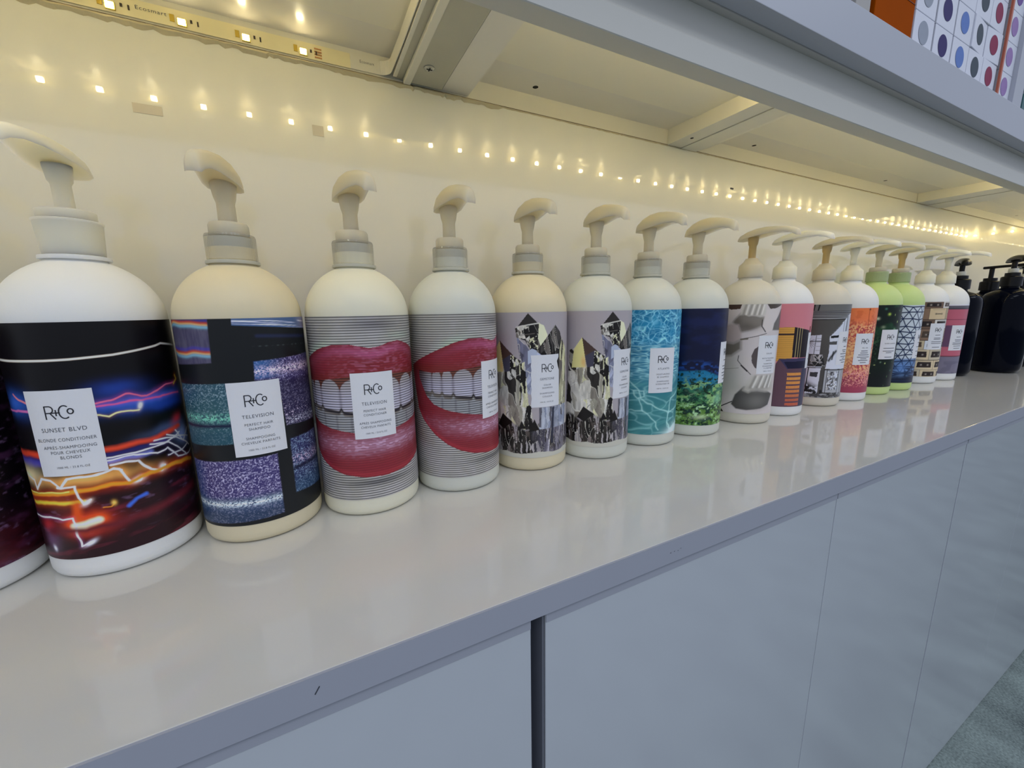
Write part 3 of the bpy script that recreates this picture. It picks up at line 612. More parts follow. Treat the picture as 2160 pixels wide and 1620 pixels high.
def art_tower(p):
    I = p.inside; p.poly([(-9, 14.06), (-4.48, 14.18), (-4.44, 9.4), (-9, 8.2)], (190, 140, 62)); yl = I([(-9, 14.06), (-4.48, 14.18), (-4.44, 9.4), (-9, 8.2)]); p.mix(yl * sstep(.5, .9, .5 + .5 * np.cos(p.Z * 2 * PI / .3)) * .5, (140, 100, 44)); p.line([(-9, 13.0), (-4.36, 13.09)], .25, (40, 26, 30))
    p.poly([(-4.48, 14.18), (-1.54, 13.61), (-1.0, 13.3), (-1.2, 9.4), (-4.44, 9.49)], (28, 20, 26))
    for x in (-4.0, -3.6, -3.2): p.line([(x, 14.12), (x + .02, 9.5)], .07, (176, 160, 110), soft=.02)
    p.poly([(-6.6, 8.3), (-6.15, 9.27), (-.5, 9.45), (-.6, 1.2), (-6.6, 1.2)], (84, 60, 70)); p.poly([(-9, 8.2), (-6.5, 8.2), (-6.5, 1), (-9, 1)], (30, 20, 26)); p.poly([(-6.15, 9.27), (-.5, 9.45), (-.5, 8.2), (-4.94, 7.68)], (52, 48, 76)); p.poly([(-5.48, 8.8), (-.6, 8.96), (-.6, 7.75), (-4.83, 7.75)], (22, 20, 44)); p.poly([(-2.4, 7.7), (-.5, 7.7), (-.5, 1), (-2.3, 1)], (48, 46, 68))
    w_ = I([(-4.9, 7.31), (-2.53, 7.24), (-2.42, 1.73), (-4.75, 1.84)]); r = ((p.Z - 1.8) / .69) % 1; c = (p.U / .22) % 1; t = sstep(6, 2, p.Z)[..., None]; base = (np.array(srgb(206, 140, 66)) * (1 - t) + np.array(srgb(176, 86, 62)) * t) * GAIN
    k = (w_ & (r < .62) & (c > .25)).astype(float)[..., None]; p.C += (base - p.C) * k; k = (w_ & (r < .62) & (c <= .25)).astype(float); p.mix(k, (120, 70, 56)); p.poly([(-1.5, 14.2), (-.9, 14.2), (-.9, 12.6), (-1.5, 13.2)], (110, 40, 50))

def art_patio(p):
    I = lambda q: p.inside(q).astype(float); W, K = (186, 190, 200), (22, 22, 22)
    p.mix(sstep(13, 9, p.Z) * .4, (60, 58, 56)); p.poly([(-8, 17.9), (3, 17.9), (3, 16.45), (-8, 16.45)], (94, 94, 92)); p.line([(-5.7, 17.9), (-5.8, 16.5)], .2, K); p.line([(-5.0, 17.9), (-5.2, 16.5)], .2, K)
    m = I([(-8, 16.5), (3, 16.5), (3, 15.2), (-8, 15.0)]); p.mix(m, (130, 130, 130)); p.mix(m * sstep(.3, .7, .5 + .5 * np.cos(p.Z * 2 * PI / .26)), K); p.line([(-8, 15.1), (3, 15.3)], .14, (150, 150, 150)); p.line([(-8, 14.95), (3, 15.1)], .1, K)
    p.poly([(-1.31, 14.5), (.3, 15.9), (3, 15.9), (3, 6.5), (-3.26, 6.68), (-3.0, 9.5), (-3.17, 12.3)], W); p.line([(-1.3, 14.4), (-3.1, 12.3)], .1, (60, 60, 60)); p.poly([(-3.0, 12.3), (-1.7, 12.4), (-1.75, 12.0), (-3.0, 11.9)], K); p.poly([(-3.1, 11.3), (-1.9, 11.4), (-1.9, 10.8), (-3.1, 10.8)], (70, 70, 70)); p.poly([(-.3, 15.9), (.1, 15.7), (.1, 13), (-.5, 13)], (120, 124, 130)); p.line([(.6, 15.9), (.6, 13)], .12, (70, 70, 74)); p.line([(-.9, 14.9), (-.9, 13)], .1, (100, 100, 104))
    p.line([(-1.9, 9.7), (-2.6, 8.7), (-2.9, 8.1)], .35, K, soft=.2); p.line([(-2.3, 9.6), (-2.4, 8.3)], .2, K, soft=.1)
    p.poly([(-7, 12.2), (-4.32, 12.46), (-4.33, 9.19), (-7, 9.1)], W); 
    for z in (9.8, 10.5, 11.2, 11.8): p.line([(-4.9, z), (-4.3, z + .03)], .05, (90, 90, 92))
    p.line([(-5.0, 12.4), (-5.1, 9.2)], .08, K); p.line([(-7, 11.3), (-4.3, 11.4)], .14, (60, 60, 60))
    for i in range(9): a = i * .35 - 1.4; p.line([(-6.0, 11.2), (-6.0 + 1.0 * math.cos(a - .7), 11.2 + 1.0 * math.sin(a - .9))], .05, (50, 50, 52))
    m = I([(-7, 9.1), (-3.9, 9.1), (-3.3, 7), (-7, 7)]); facets(p, m, [K, (60, 60, 60), (120, 120, 122), (40, 40, 40), (150, 150, 152)], 1.5, 1.6, 1.5, 2.0)
    p.line([(-7, 6.9), (-3.8, 7.0)], .12, W); p.poly([(-7, 6.7), (-3.89, 6.79), (-4.02, 2.22), (-7, 2.2)], W); p.poly([(-5.3, 6.0), (-4.2, 6.1), (-4.3, 5.2), (-5.3, 5.3)], (50, 50, 54)); p.line([(-5.6, 6.8), (-5.7, 3)], .15, K); p.line([(-6.2, 6.8), (-6.2, 3)], .08, K)
    p.poly([(-3.3, 6.6), (1.0, 6.5), (1.0, 2.4), (-3.3, 2.6)], (150, 152, 156)); m = I([(-2.8, 6.2), (-.8, 6.2), (-.8, 3.0), (-2.8, 3.0)]); facets(p, m, [(90, 90, 94), W, (160, 162, 166), W, (70, 70, 74)], 3.0, 3.0, 0, 5.0)
    for x in (-3.3, -2.9, -.7, .1, .7): p.line([(x, 6.6), (x, 2.4)], .1, K)
    p.line([(-3.3, 6.5), (3, 6.4)], .12, K); p.mix(sstep(.42, .55, fbm(p.U * 2, p.Z * 2.2)) * sstep(4.9, 3.6, p.Z + .5 * np.abs(p.U + 5.5)) * (p.U < -3.4), K); m = I([(-7, 2.2), (3, 2.6), (3, 1), (-7, 1)]); facets(p, m, [(60, 60, 60), (120, 122, 124), (90, 90, 92), (40, 40, 40)], .8, 3, 0, 1.0)

def art_petals(p):
    t = np.clip((16.9 - p.Z) / 13, 0, 1)[..., None]; p.C[:] = (np.array(srgb(208, 108, 56)) * (1 - t) + np.array(srgb(176, 92, 88)) * t) * GAIN
    p.mix(sstep(.45, .7, fbm(p.U * 1.2, p.Z * 1.5)) * .5 * sstep(12, 15, p.Z), (176, 78, 40)); m = sstep(15.0, 13, p.Z) * sstep(2.6, 3.4, p.Z)
    n = fbm(p.U * 4.5, p.Z * 5.0, 3); p.mix(m * sstep(.5, .58, n), (226, 158, 112)); p.mix(m * sstep(.46, .38, n), (150, 54, 66)); p.blob(-3, 8.5, 1.6, 2.4, (206, 160, 96), .6)
    p.mix(sstep(6.0, 3.4, p.Z) * .75, (124, 34, 72)); p.mix(sstep(6.5, 5, p.Z) * sstep(2.5, 3.3, p.Z) * sstep(.6, .7, vn(p.U * 7, p.Z * 8)), (226, 140, 132)); p.line([(.02, 17), (-.05, 15.6), (.1, 12.9)], .12, (150, 60, 30), soft=.08); p.blob(.02, 16.5, .16, .12, (40, 20, 10))

def art_night_garden(p):
    p.mix(sstep(.45, .7, fbm(p.U * .5, p.Z * .4)) * .8 * sstep(8, 15, p.Z), (26, 66, 40)); p.mix(sstep(-1, -4.5, p.U) * sstep(5, 8, p.Z) * sstep(13, 10, p.Z) * sstep(.5, .75, vn(p.U * 4, p.Z * 4)), (60, 100, 64)); p.mix(sstep(6, 3, p.Z) * .8, (10, 14, 16)); r = random.Random(5)
    for i in range(46): p.blob(r.uniform(-7, 5), r.uniform(1.8, 16.5), r.uniform(.06, .2), r.uniform(.06, .18), r.choice([(120, 150, 120), (90, 130, 80), (170, 190, 120), (60, 110, 90)]), r.uniform(.4, 1))
    p.blob(-2.6, 14.7, .26, .24, (176, 190, 160)); p.blob(-.9, 15.5, .22, .22, (160, 190, 80)); p.blob(-1.6, 13.1, .3, .25, (120, 134, 110), .8); p.blob(-4.2, 3.9, .2, .2, (150, 160, 140))

def art_lattice(p):
    p.mix(sstep(6.9, 6.2, p.Z), (84, 112, 152)); p.mix(sstep(4.4, 2.8, p.Z + .8 * fbm(p.U * .8, p.Z * .8)), (16, 24, 44)); r = random.Random(3); N = (18, 34, 66); rows = [16.8, 15.6, 14.3, 12.9, 11.8, 10.8, 9.6, 8.4, 7.2, 6.0, 4.8, 3.6]; prev = None
    for i, z in enumerate(rows):
        pts = [(x + (.75 if i % 2 else 0) + r.uniform(-.2, .2), z + r.uniform(-.18, .18)) for x in np.arange(-9, 7, 1.5)]; p.line(pts, .21, N, soft=.05)
        if prev:
            for k, q in enumerate(prev):
                for j in ((k - 1, k) if i % 2 else (k, k + 1)):
                    if 0 <= j < len(pts): p.line([q, pts[j]], .17, N, soft=.05)
        prev = pts
    for i in range(12): p.line([(r.uniform(-7, 3), r.uniform(1.8, 5)), (r.uniform(-7, 3), r.uniform(1.8, 5))], .2, (20, 34, 60), soft=.1)
    p.blob(-3.5, 4.6, .8, .9, (96, 138, 200), .5)

def art_tapes(p):
    r = random.Random(11); rows = [17.7, 16.3, 13.95, 11.95, 9.5, 7.55, 5.25, 3.1, 1.2]; tones = [(176, 160, 130), (96, 76, 62), (60, 46, 42), (150, 134, 104), (190, 186, 180), (120, 96, 78)]
    for i in range(8):
        z1, z0 = rows[i], rows[i + 1]; x = -13.5 + (i % 3) * 1.1
        while x < 13.5:
            w_ = 3.4; c = r.choice(tones)
            if i == 1 and abs(x + 2.0) < 2: c = (186, 166, 132)
            if i == 4 and x < 0 < x + 5: c = (190, 194, 200)
            if i in (5, 6, 7): c = r.choice([(186, 170, 140), (170, 160, 140)])
            p.poly([(x + .03, z0 + .05), (x + w_ - .03, z0 + .05), (x + w_ - .03, z1 - .05), (x + .03, z1 - .05)], c); d = r.choice([(36, 28, 26), (70, 58, 48), (120, 104, 84)]); h = z1 - z0
            if i >= 5: d = (40, 30, 28)
            p.poly([(x + .4, z0 + h * .25), (x + w_ - .4, z0 + h * .25), (x + w_ - .5, z1 - h * .2), (x + .5, z1 - h * .2)], d if i != 1 else c)
            for q in (.33, .67): p.blob(x + w_ * q, z0 + h * .5, .16, .16, (40, 30, 28) if i == 1 else (150, 140, 130))
            p.line([(x + w_ * .4, z0 + h * .5), (x + w_ * .6, z0 + h * .5)], .16, (30, 24, 22)); p.line([(x + .5, z1 - h * .12), (x + w_ - .5, z1 - h * .12)], .05, (90, 80, 70)); x += w_
    
def art_pinkband(p):
    I = p.Z; p.mix(sstep(16.7, 16.75, I), (196, 196, 200)); p.mix((sstep(15.95, 16.0, I) * sstep(16.75, 16.7, I)), (80, 78, 86)); p.mix(np.exp(-((I - 16.05) / .1) ** 2), (36, 34, 44)); p.mix(np.exp(-((I - 13.7) / .07) ** 2), (110, 50, 66)); p.mix(sstep(5.6, 5.4, I), (104, 100, 116)); p.mix(np.exp(-((I - 5.55) / .1) ** 2), (80, 30, 40)); p.mix(sstep(12.6, 12.3, I) * sstep(7.5, 7.8, I) * (p.U < -1.2) * (p.U > -3.2), (86, 60, 84)); p.mix(sstep(4.9, 4, I) * sstep(.5, .7, vn(p.U * 1.2, I * 1.2)) * .4, (70, 66, 84))

ML = "1000 ML / 33.8 FL.OZ"
SH = {
 0: ((12, 6, 14), art_maroon), 1: ((8, 6, 8), art_streaks), 2: ((20, 22, 24), art_screens), 3: ((160, 157, 150), art_lips), 5: ((150, 143, 146), art_crystal),
 7: ((30, 100, 130), art_pool), 8: ((14, 18, 46), art_reef), 9: ((182, 174, 172), art_hats), 10: ((184, 112, 120), art_tower), 11: ((72, 70, 66), art_patio), 12: ((200, 110, 60), art_petals),
 13: ((12, 24, 18), art_night_garden), 14: ((176, 184, 190), art_lattice), 15: ((52, 40, 36), art_tapes), 16: ((164, 84, 100), art_pinkband)}
SLEEVE_ME = {}
def sleeve_mesh(key, res, top, lo=-10.5, hi=10.5):
    k = (key, res, top)
    if k in SLEEVE_ME: return SLEEVE_ME[k]
    full = PI * 4.3
    us = np.concatenate([np.linspace(-full, lo, 10, endpoint=False), np.arange(lo, hi, res), np.linspace(hi, full, 10)])
    zs = np.arange(1.6, top + res * .5, res); nz = len(zs); nu = len(us)
    U, Z = np.meshgrid(us, zs, indexing='ij')
    base, fn = SH[key]; p = Pic(U, Z, base); fn(p)
    C = np.clip(p.C, 0, 0.93)
    R = 0.0433; th = U / 4.3
    P = np.stack([R * np.sin(th), -R * np.cos(th), Z / 100], -1).reshape(-1, 3)
    me = bpy.data.meshes.new('sleeve')
    i = np.arange(nu - 1)[:, None] * nz + np.arange(nz - 1)[None, :]
    q = np.stack([i, i + nz, i + nz + 1, i + 1], -1).reshape(-1)
    me.vertices.add(len(P)); me.vertices.foreach_set('co', P.reshape(-1).astype(np.float32))
    nf = (nu - 1) * (nz - 1); me.loops.add(nf * 4); me.loops.foreach_set('vertex_index', q.astype(np.int32))
    me.polygons.add(nf); me.polygons.foreach_set('loop_start', (np.arange(nf) * 4).astype(np.int32)); me.polygons.foreach_set('loop_total', np.full(nf, 4, np.int32))
    me.polygons.foreach_set('use_smooth', np.ones(nf, bool)); me.update()
    at = me.color_attributes.new('print', 'FLOAT_COLOR', 'POINT')
    at.data.foreach_set('color', np.concatenate([C.reshape(-1, 3), np.ones((len(P), 1))], -1).reshape(-1).astype(np.float32))
    SLEEVE_ME[k] = me; return me

M_sleeve = bpy.data.materials.new('printed_sleeve'); M_sleeve.use_nodes = True
_nt = M_sleeve.node_tree; _b = _nt.nodes['Principled BSDF']; _a = _nt.nodes.new('ShaderNodeVertexColor'); _a.layer_name = 'print'
_nt.links.new(_a.outputs['Color'], _b.inputs['Base Color']); _b.inputs['Roughness'].default_value = 0.38; _b.inputs['Specular IOR Level'].default_value = 0.3

# ------------------------------------------------------------------ bottle
def body_profile(R=0.043, rn=0.0150):
    pr = [(0.036, 0.0), (0.0395, 0.0006), (0.0418, 0.0024), (0.0428, 0.0052), (R, 0.009), (R, 0.172)]
    for t in np.linspace(5, 68, 14):
        a = math.radians(t); pr.append((R * math.cos(a), 0.1727 + 0.0425 * math.sin(a)))
    pr += [(rn + 0.0006, 0.2136), (rn, 0.2150), (rn, 0.2255), (rn - .002, 0.226)]
    return pr
BODY = smooth_by_angle(lathe(body_profile(), 96), 50)
NECKRING = smooth_by_angle(lathe([(0.0150, 0.2133), (0.0178, 0.2133), (0.0181, 0.2142), (0.0178, 0.2158), (0.0150, 0.2162)], 64))
def ribbed(prof, n=96, amp=0.0002):
    me = lathe(prof, n)
    co = np.zeros(len(me.vertices) * 3); me.vertices.foreach_get('co', co); co = co.reshape(-1, 3)
    k = 1 + (np.arange(len(co)) % 2) * amp / 0.016; co[:, :2] *= k[:, None]; me.vertices.foreach_set('co', co.reshape(-1)); me.update(); return me
COLLAR_CLEAR = ribbed([(0.0162, 0.2166), (0.0166, 0.2168), (0.0166, 0.2335), (0.0160, 0.2352), (0.0135, 0.2356)])
INNER = smooth_by_angle(lathe([(0.0135, 0.217), (0.0146, 0.2175), (0.0138, 0.219), (0.0146, 0.2205), (0.0138, 0.222), (0.0146, 0.2235), (0.0138, 0.225), (0.0144, 0.2265), (0.0144, 0.233), (0.012, 0.2335)], 48), 60)
CAP = smooth_by_angle(lathe([(0.0128, 0.2340), (0.0134, 0.2345), (0.0132, 0.2420), (0.0122, 0.2438), (0.0052, 0.2440)], 56))
COLLAR_SOLID = smooth_by_angle(lathe([(0.0150, 0.2164), (0.0154, 0.2168), (0.0168, 0.2372), (0.0173, 0.2378), (0.0173, 0.2386), (0.0166, 0.2390), (0.0120, 0.2390)], 64))
CAP_SOLID = smooth_by_angle(lathe([(0.0140, 0.2392), (0.0146, 0.2396), (0.0146, 0.2448), (0.0138, 0.2456), (0.0052, 0.2458)], 56))
COLLAR_SKIRT = smooth_by_angle(lathe([(0.0155, 0.2164), (0.0168, 0.2168), (0.0162, 0.2330), (0.0150, 0.2350), (0.0100, 0.2400), (0.0080, 0.2440), (0.0052, 0.2445)], 64), 50)
STEM = smooth_by_angle(lathe([(0.0050, 0.2440), (0.0050, 0.262), (0.0062, 0.264), (0.0072, 0.272), (0.0072, 0.274)], 32), 50)

def pump_head(kh=1.0, kw=1.0, ky=1.0):
    """saddle shaped actuator, nozzle toward local -Y"""
    secs = [  # y, z of the lower rim, half width, height, underside hollow
        (0.0215, 0.2705, 0.0030, 0.0020, 0.0), (0.0200, 0.2705, 0.0075, 0.0045, 0.0005), (0.0150, 0.2712, 0.0120, 0.0078, 0.0010), (0.006, 0.2722, 0.0140, 0.0105, 0.0012),
        (-0.006, 0.2735, 0.0138, 0.0118, 0.0016), (-0.018, 0.2748, 0.0118, 0.0112, 0.0022), (-0.032, 0.2755, 0.0092, 0.0092, 0.0026), (-0.046, 0.2745, 0.0072, 0.0078, 0.0024),
        (-0.056, 0.2715, 0.0062, 0.0078, 0.0012), (-0.0615, 0.2685, 0.0056, 0.0080, 0.0006), (-0.0630, 0.2680, 0.0040, 0.0060, 0.0002)]
    n = 22; V = []; Fc = []
    for y, z, hw, h, ho in secs:
        y *= ky; hw *= kw; h *= kh; z -= 0.3 * h * (kh - 1)
        for j in range(n):
            a = 2 * PI * j / n; c, s = math.cos(a), math.sin(a)
            X = hw * math.copysign(abs(c) ** 0.75, c)
            Zz = z + (h * abs(s) ** 0.85 if s >= 0 else ho * (abs(s) ** 1.0))
            V.append((X, y, Zz + (0 if s >= 0 else 0.0)))
    for i in range(len(secs) - 1):
        for j in range(n):
            j2 = (j + 1) % n; Fc.append((i * n + j, (i + 1) * n + j, (i + 1) * n + j2, i * n + j2))
    Fc.append(tuple(range(n))); Fc.append(tuple((len(secs) - 1) * n + j for j in range(n - 1, -1, -1)))
    me = bpy.data.meshes.new('head'); me.from_pydata(V, [], Fc); me.update()
    bm = bmesh.new(); bm.from_mesh(me); bmesh.ops.recalc_face_normals(bm, faces=bm.faces)
    bmesh.ops.subdivide_edges(bm, edges=[e for e in bm.edges], cuts=1, use_grid_fill=True, smooth=0.3) if False else None
    bm.to_mesh(me); bm.free(); return smooth_by_angle(me, 55)
HEAD = pump_head(); HEAD_C = pump_head(1.5, 0.86, 0.76)
STEM_C = smooth_by_angle(lathe([(0.0062, 0.2440), (0.0060, 0.258), (0.0072, 0.262), (0.0086, 0.271), (0.0086, 0.274)], 32), 50)

def front_label(root, lines, zt, cu=0.0, crisp=True, logo_w=0.06, fancy=False):
    zb = zt - 5.6; R = 0.04335 + 0.0002
    if fancy:
        # torn looking outline of the white patch
        L = [(-1.72, zt - .05), (-1.72, zt), (1.60, zt + .02), (1.62, zt - .35), (1.35, zt - .75), (1.5, zt - 1.3), (1.68, zt - 1.75), (1.7, zb + .1), (-1.70, zb)]
        left = [(-1.72 + (.07 if i % 2 else 0), zb + (i + 1) * .5) for i in range(10)]
        pts = L + left
        V = []; Fc = []; zs = np.linspace(zb, zt, 57)
        lz = [p[1] for p in [(-1.70, zb)] + left + [(-1.72, zt)]]; lx = [p[0] for p in [(-1.70, zb)] + left + [(-1.72, zt)]]
        rz = [zb, zt - 1.75, zt - 1.3, zt - .75, zt - .35, zt]; rx = [1.7, 1.68, 1.5, 1.35, 1.62, 1.6]
        for z in zs:
            a = np.interp(z, lz, lx); b = np.interp(z, rz, rx)
            for t in np.linspace(0, 1, 13): V.append((a + (b - a) * t, z))
        for i in range(56):
            for j in range(12): Fc.append((i * 13 + j, i * 13 + j + 1, (i + 1) * 13 + j + 1, (i + 1) * 13 + j))
        lab = wrap([(np.array(V), Fc)], R, 'front_label', M_label, root)
    else:
        lab = wrap([cyl_patch(-1.715, 1.715, zb, zt, R)], R, 'front_label', M_label, root)
    wrap(logo(-0.02 + (.15 if fancy else 0), zt - 1.40, logo_w), R + 0.00015, 'logo', M_ink, lab)
    tx = []; bars = []
    for ln in lines:
        if ln[0]: tx.append((ln[0], ln[1], zt - ln[2], ln[3], ln[4]))
        else: bars.append(stroke_quads([(ln[1] - ln[4] / 2 + k * ln[4] / 8, zt - ln[2]) for k in range(9)], ln[3]))
    geo = (text_mesh(tx) if tx else []) + bars
    if geo: wrap(geo, R + 0.00015, 'lettering', M_ink2, lab)
    return lab

BODY_BY = {}
def shared(me, m, tagk):
    k = (me.name, m.name)
    if k not in BODY_BY:
        c = me.copy(); c.materials.clear(); c.materials.append(m); BODY_BY[k] = c
    return BODY_BY[k]
def part(name, me, m, parent):
    o = bpy.data.objects.new(name, shared(me, m, 0)); COL.objects.link(o); o.parent = parent; return o

def make_bottle(key, x, y, ori, plastic, label, lines, zt, top=17.27, res=0.04, pump='clear', head_rot=0.0, fancy=False):
    r = empty('pump_bottle', (x, y, Z0), math.radians(ori)); tag(r, label, 'bottle', 'pump bottles in a row on the worktop')
    part('bottle_body', BODY, MB[plastic], r)
    sm = sleeve_mesh(key, res, top)
    if not sm.materials: sm.materials.append(M_sleeve)
    so = bpy.data.objects.new('printed_sleeve', sm); COL.objects.link(so); so.parent = r
    if lines is not None: front_label(r, lines, zt, fancy=fancy, logo_w=0.068 if res < .05 else 0.085)
    hr = math.radians(head_rot - ori)
    if pump == 'clear':
        part('flange_ring', NECKRING, M_ring, r); part('thread_insert', INNER, M_thread, r); part('collar', COLLAR_CLEAR, M_clear, r); part('cap', CAP, M_pump, r); st, hd = M_pump, M_pump
    elif pump == 'solid':
        part('collar', COLLAR_SOLID, M_pump_w, r); part('cap', CAP_SOLID, M_pump_w, r); part('neck_ring', NECKRING, MB['white'], r); st, hd = M_pump_w, M_pump_w
    elif pump == 'skirt':
        part('collar', COLLAR_SKIRT, M_pump_w, r); st, hd = M_pump_w, M_pump_w
    elif pump == 'skirt_yellow':
        part('collar', COLLAR_SKIRT, M_pump, r); st, hd = M_yellow, M_pump
    elif pump == 'green':
        part('collar', COLLAR_CLEAR, M_pgreen, r); part('thread_insert', INNER, MB['green'], r); part('cap', CAP, M_pump, r); st, hd = M_pump, M_pump
    else:
        part('collar', COLLAR_CLEAR, M_pgreen, r); part('thread_insert', INNER, MB['green'], r); part('cap', CAP, M_pump, r); st, hd = M_yellow, M_pump
    part('pump_stem', STEM_C if pump == 'clear' else STEM, st, r)
    h = part('pump_head', HEAD_C if pump == 'clear' else HEAD, hd, r); h.rotation_euler = (0, 0, hr)
    if pump == 'clear' and x > 0.35: h.scale = (1, 1.15, 1)
    return r

def bars(*zs): return [('', 0.05, z, 0.10, w_) for z, w_ in zs]
TV = [("TELEVISION", 0.02, 2.58, .27, 2.0)]
L_ = {
 1: [("SUNSET BLVD", .02, 2.52, .28, 2.25), ("BLONDE CONDITIONER", .02, 3.18, .22, 2.95), ("APRÈS-SHAMPOOING", .1, 3.68, .21, 2.65), ("POUR CHEVEUX", .1, 4.02, .21, 1.95), ("BLONDS", .1, 4.36, .21, 1.05), (ML, .1, 5.02, .14, 1.65)],
 2: TV + [("PERFECT HAIR", .02, 3.2, .2, 1.8), ("SHAMPOO", .02, 3.55, .2, 1.35), ("SHAMPOOING", .02, 4.25, .2, 1.85), ("CHEVEUX PARFAITS", .02, 4.6, .2, 2.5), (ML, .02, 5.15, .14, 1.7)],
 3: TV + [("PERFECT HAIR", .02, 3.2, .2, 1.8), ("CONDITIONER", .02, 3.55, .2, 1.85), ("APRÈS SHAMPOOING", .02, 4.25, .2, 2.6), ("CHEVEUX PARFAITS", .02, 4.6, .2, 2.4), (ML, .02, 5.15, .14, 1.7)],
 5: [("GEMSTONE", .1, 2.55, .25, 1.7), ("COLOR", .1, 3.2, .18, .85), ("SHAMPOO", .1, 3.52, .18, 1.2), ("SHAMPOOING", .1, 4.1, .18, 1.75), ("COULEUR", .1, 4.45, .18, 1.15), (ML, .05, 5.05, .14, 1.6)],
 7: [("ATLANTIS", .1, 2.55, .24, 1.6), ("MOISTURIZING", .1, 3.25, .19, 1.85), ("B5 SHAMPOO", .1, 3.6, .19, 1.65), ("SHAMPOOING", .1, 4.15, .19, 1.7), ("HYDRATANT B5", .1, 4.48, .19, 1.9), (ML, .1, 5.05, .16, 1.65)],
 9: [("DALLAS", .1, 2.6, .2, 1.0), ("BIOTIN THICKENING", .1, 3.3, .19, 2.2), ("SHAMPOO", .1, 3.62, .19, 1.0), ("SHAMPOOING", .1, 4.1, .19, 1.6), ("ÉPAISSISSANT", .1, 4.45, .19, 1.9), ("À LA BIOTINE", .1, 4.75, .19, 1.5), (ML, .1, 5.2, .16, 1.5)],
 12: [("BEL AIR", .1, 2.55, .2, 1.1)] + bars((3.1, 1.3), (3.45, 1.5), (3.8, 2.1), (4.2, 2.4), (4.5, 1.2), (4.8, 1.9), (5.2, 1.2)),
 13: [("SUPER GARDEN", .1, 2.6, .22, 2.2)] + bars((3.5, 2.3), (4.05, 2.4), (4.35, 1.2), (5.2, 1.5)),
 15: bars((2.5, 1.2), (3.1, 1.5), (3.35, 1.6), (3.9, 2.3), (4.25, 2.3), (5.1, 1.7)),
}
B = make_bottle
B(0, -0.2255, 0.389, -5, 'white', 'pump bottle with a dark maroon wrap, nearest and cut by the picture edge', None, 12.7, res=.06, pump='solid')
B(1, -0.1354, 0.390, -10.4, 'white', 'white pump bottle with black wrap of orange and blue light trails', L_[1], 13.1, res=.033, pump='solid', head_rot=-3)
B(2, -0.0451, 0.3877, 9.1, 'cream', 'cream pump bottle with a black wrap of static television screens', L_[2], 12.70, res=.033, head_rot=-12)
B(3, 0.0433, 0.3875, 2.2, 'warm', 'pump bottle with red smiling lips wrap and centred white label', L_[3], 12.67, res=.036, head_rot=14)
B(3, 0.1327, 0.3912, 38.7, 'grey', 'pump bottle with red lips wrap turned so its label sits at the edge', L_[3], 12.78, res=.036, head_rot=6)
B(5, 0.2245, 0.4000, -3.4, 'cream', 'cream pump bottle with grey crystal wrap, beside the second lips bottle', L_[5], 12.85, res=.045, head_rot=4, fancy=True)
B(5, 0.3110, 0.391, 14.6, 'grey', 'pump bottle with grey crystal wrap, beside the turquoise water bottle', L_[5], 12.92, res=.045, head_rot=4, fancy=True)
B(7, 0.3980, 0.395, -12.9, 'grey', 'pump bottle wrapped in turquoise rippling pool water', L_[7], 12.63, res=.05)
B(8, 0.4850, 0.392, 26.7, 'grey', 'pump bottle wrapped in navy sea above green reef', bars((2.5, 1.2), (3.3, 1.8), (3.7, 1.6), (4.2, 2.0), (4.6, 1.8), (5.1, 1.4)), 12.86, res=.055)
B(9, 0.6030, 0.3915, -9.4, 'beige', 'pump bottle wrapped in a picture of pale cowboy hats', L_[9], 13.27, top=17.7, res=.055, pump='skirt_yellow')
B(10, 0.6912, 0.3927, 28, 'white', 'white pump bottle with pink sky and purple office tower wrap', bars((2.5, 1.2), (3.3, 1.8), (4.2, 2.0), (5.1, 1.4)), 13.27, top=17.7, res=.055, pump='skirt')
B(11, 0.8120, 0.395, 3, 'beige', 'pump bottle with black and white modern house wrap', bars((2.5, .8), (3.1, 1.3), (3.4, 1.0), (3.75, 2.0), (4.2, 1.8), (4.5, .9), (4.8, 2), (5.2, 1.2)), 12.95, top=17.5, res=.055, pump='skirt_yellow')
B(12, 0.8988, 0.392, -20, 'white', 'white pump bottle with orange fading to magenta petal wrap', L_[12], 12.33, top=16.8, res=.055, pump='skirt')
B(13, 0.9988, 0.394, -20, 'green', 'lime green pump bottle with a very dark leafy wrap', L_[13], 12.62, top=17.2, res=.06, pump='green')
B(14, 1.0858, 0.391, 8.4, 'green', 'lime green pump bottle with blue steel lattice wrap', bars((2.5, 1.2), (3.3, 1.8), (4.2, 2.0), (5.1, 1.4)), 12.18, top=17.05, res=.06, pump='green_yellow')
B(15, 1.2215, 0.396, -21.5, 'white', 'white pump bottle wrapped in rows of brown cassette tapes', L_[15], 13.12, top=17.65, res=.06, pump='skirt')
B(16, 1.3082, 0.389, -19, 'white', 'white pump bottle with pink and grey banded wrap by the black bottles', bars((2.6, 1.1), (3.2, 1.6), (3.5, 1.4), (3.9, 2.3), (4.2, 2.3), (4.6, 1.8), (5.1, 1.6)), 12.45, top=17.0, res=.06, pump='skirt')

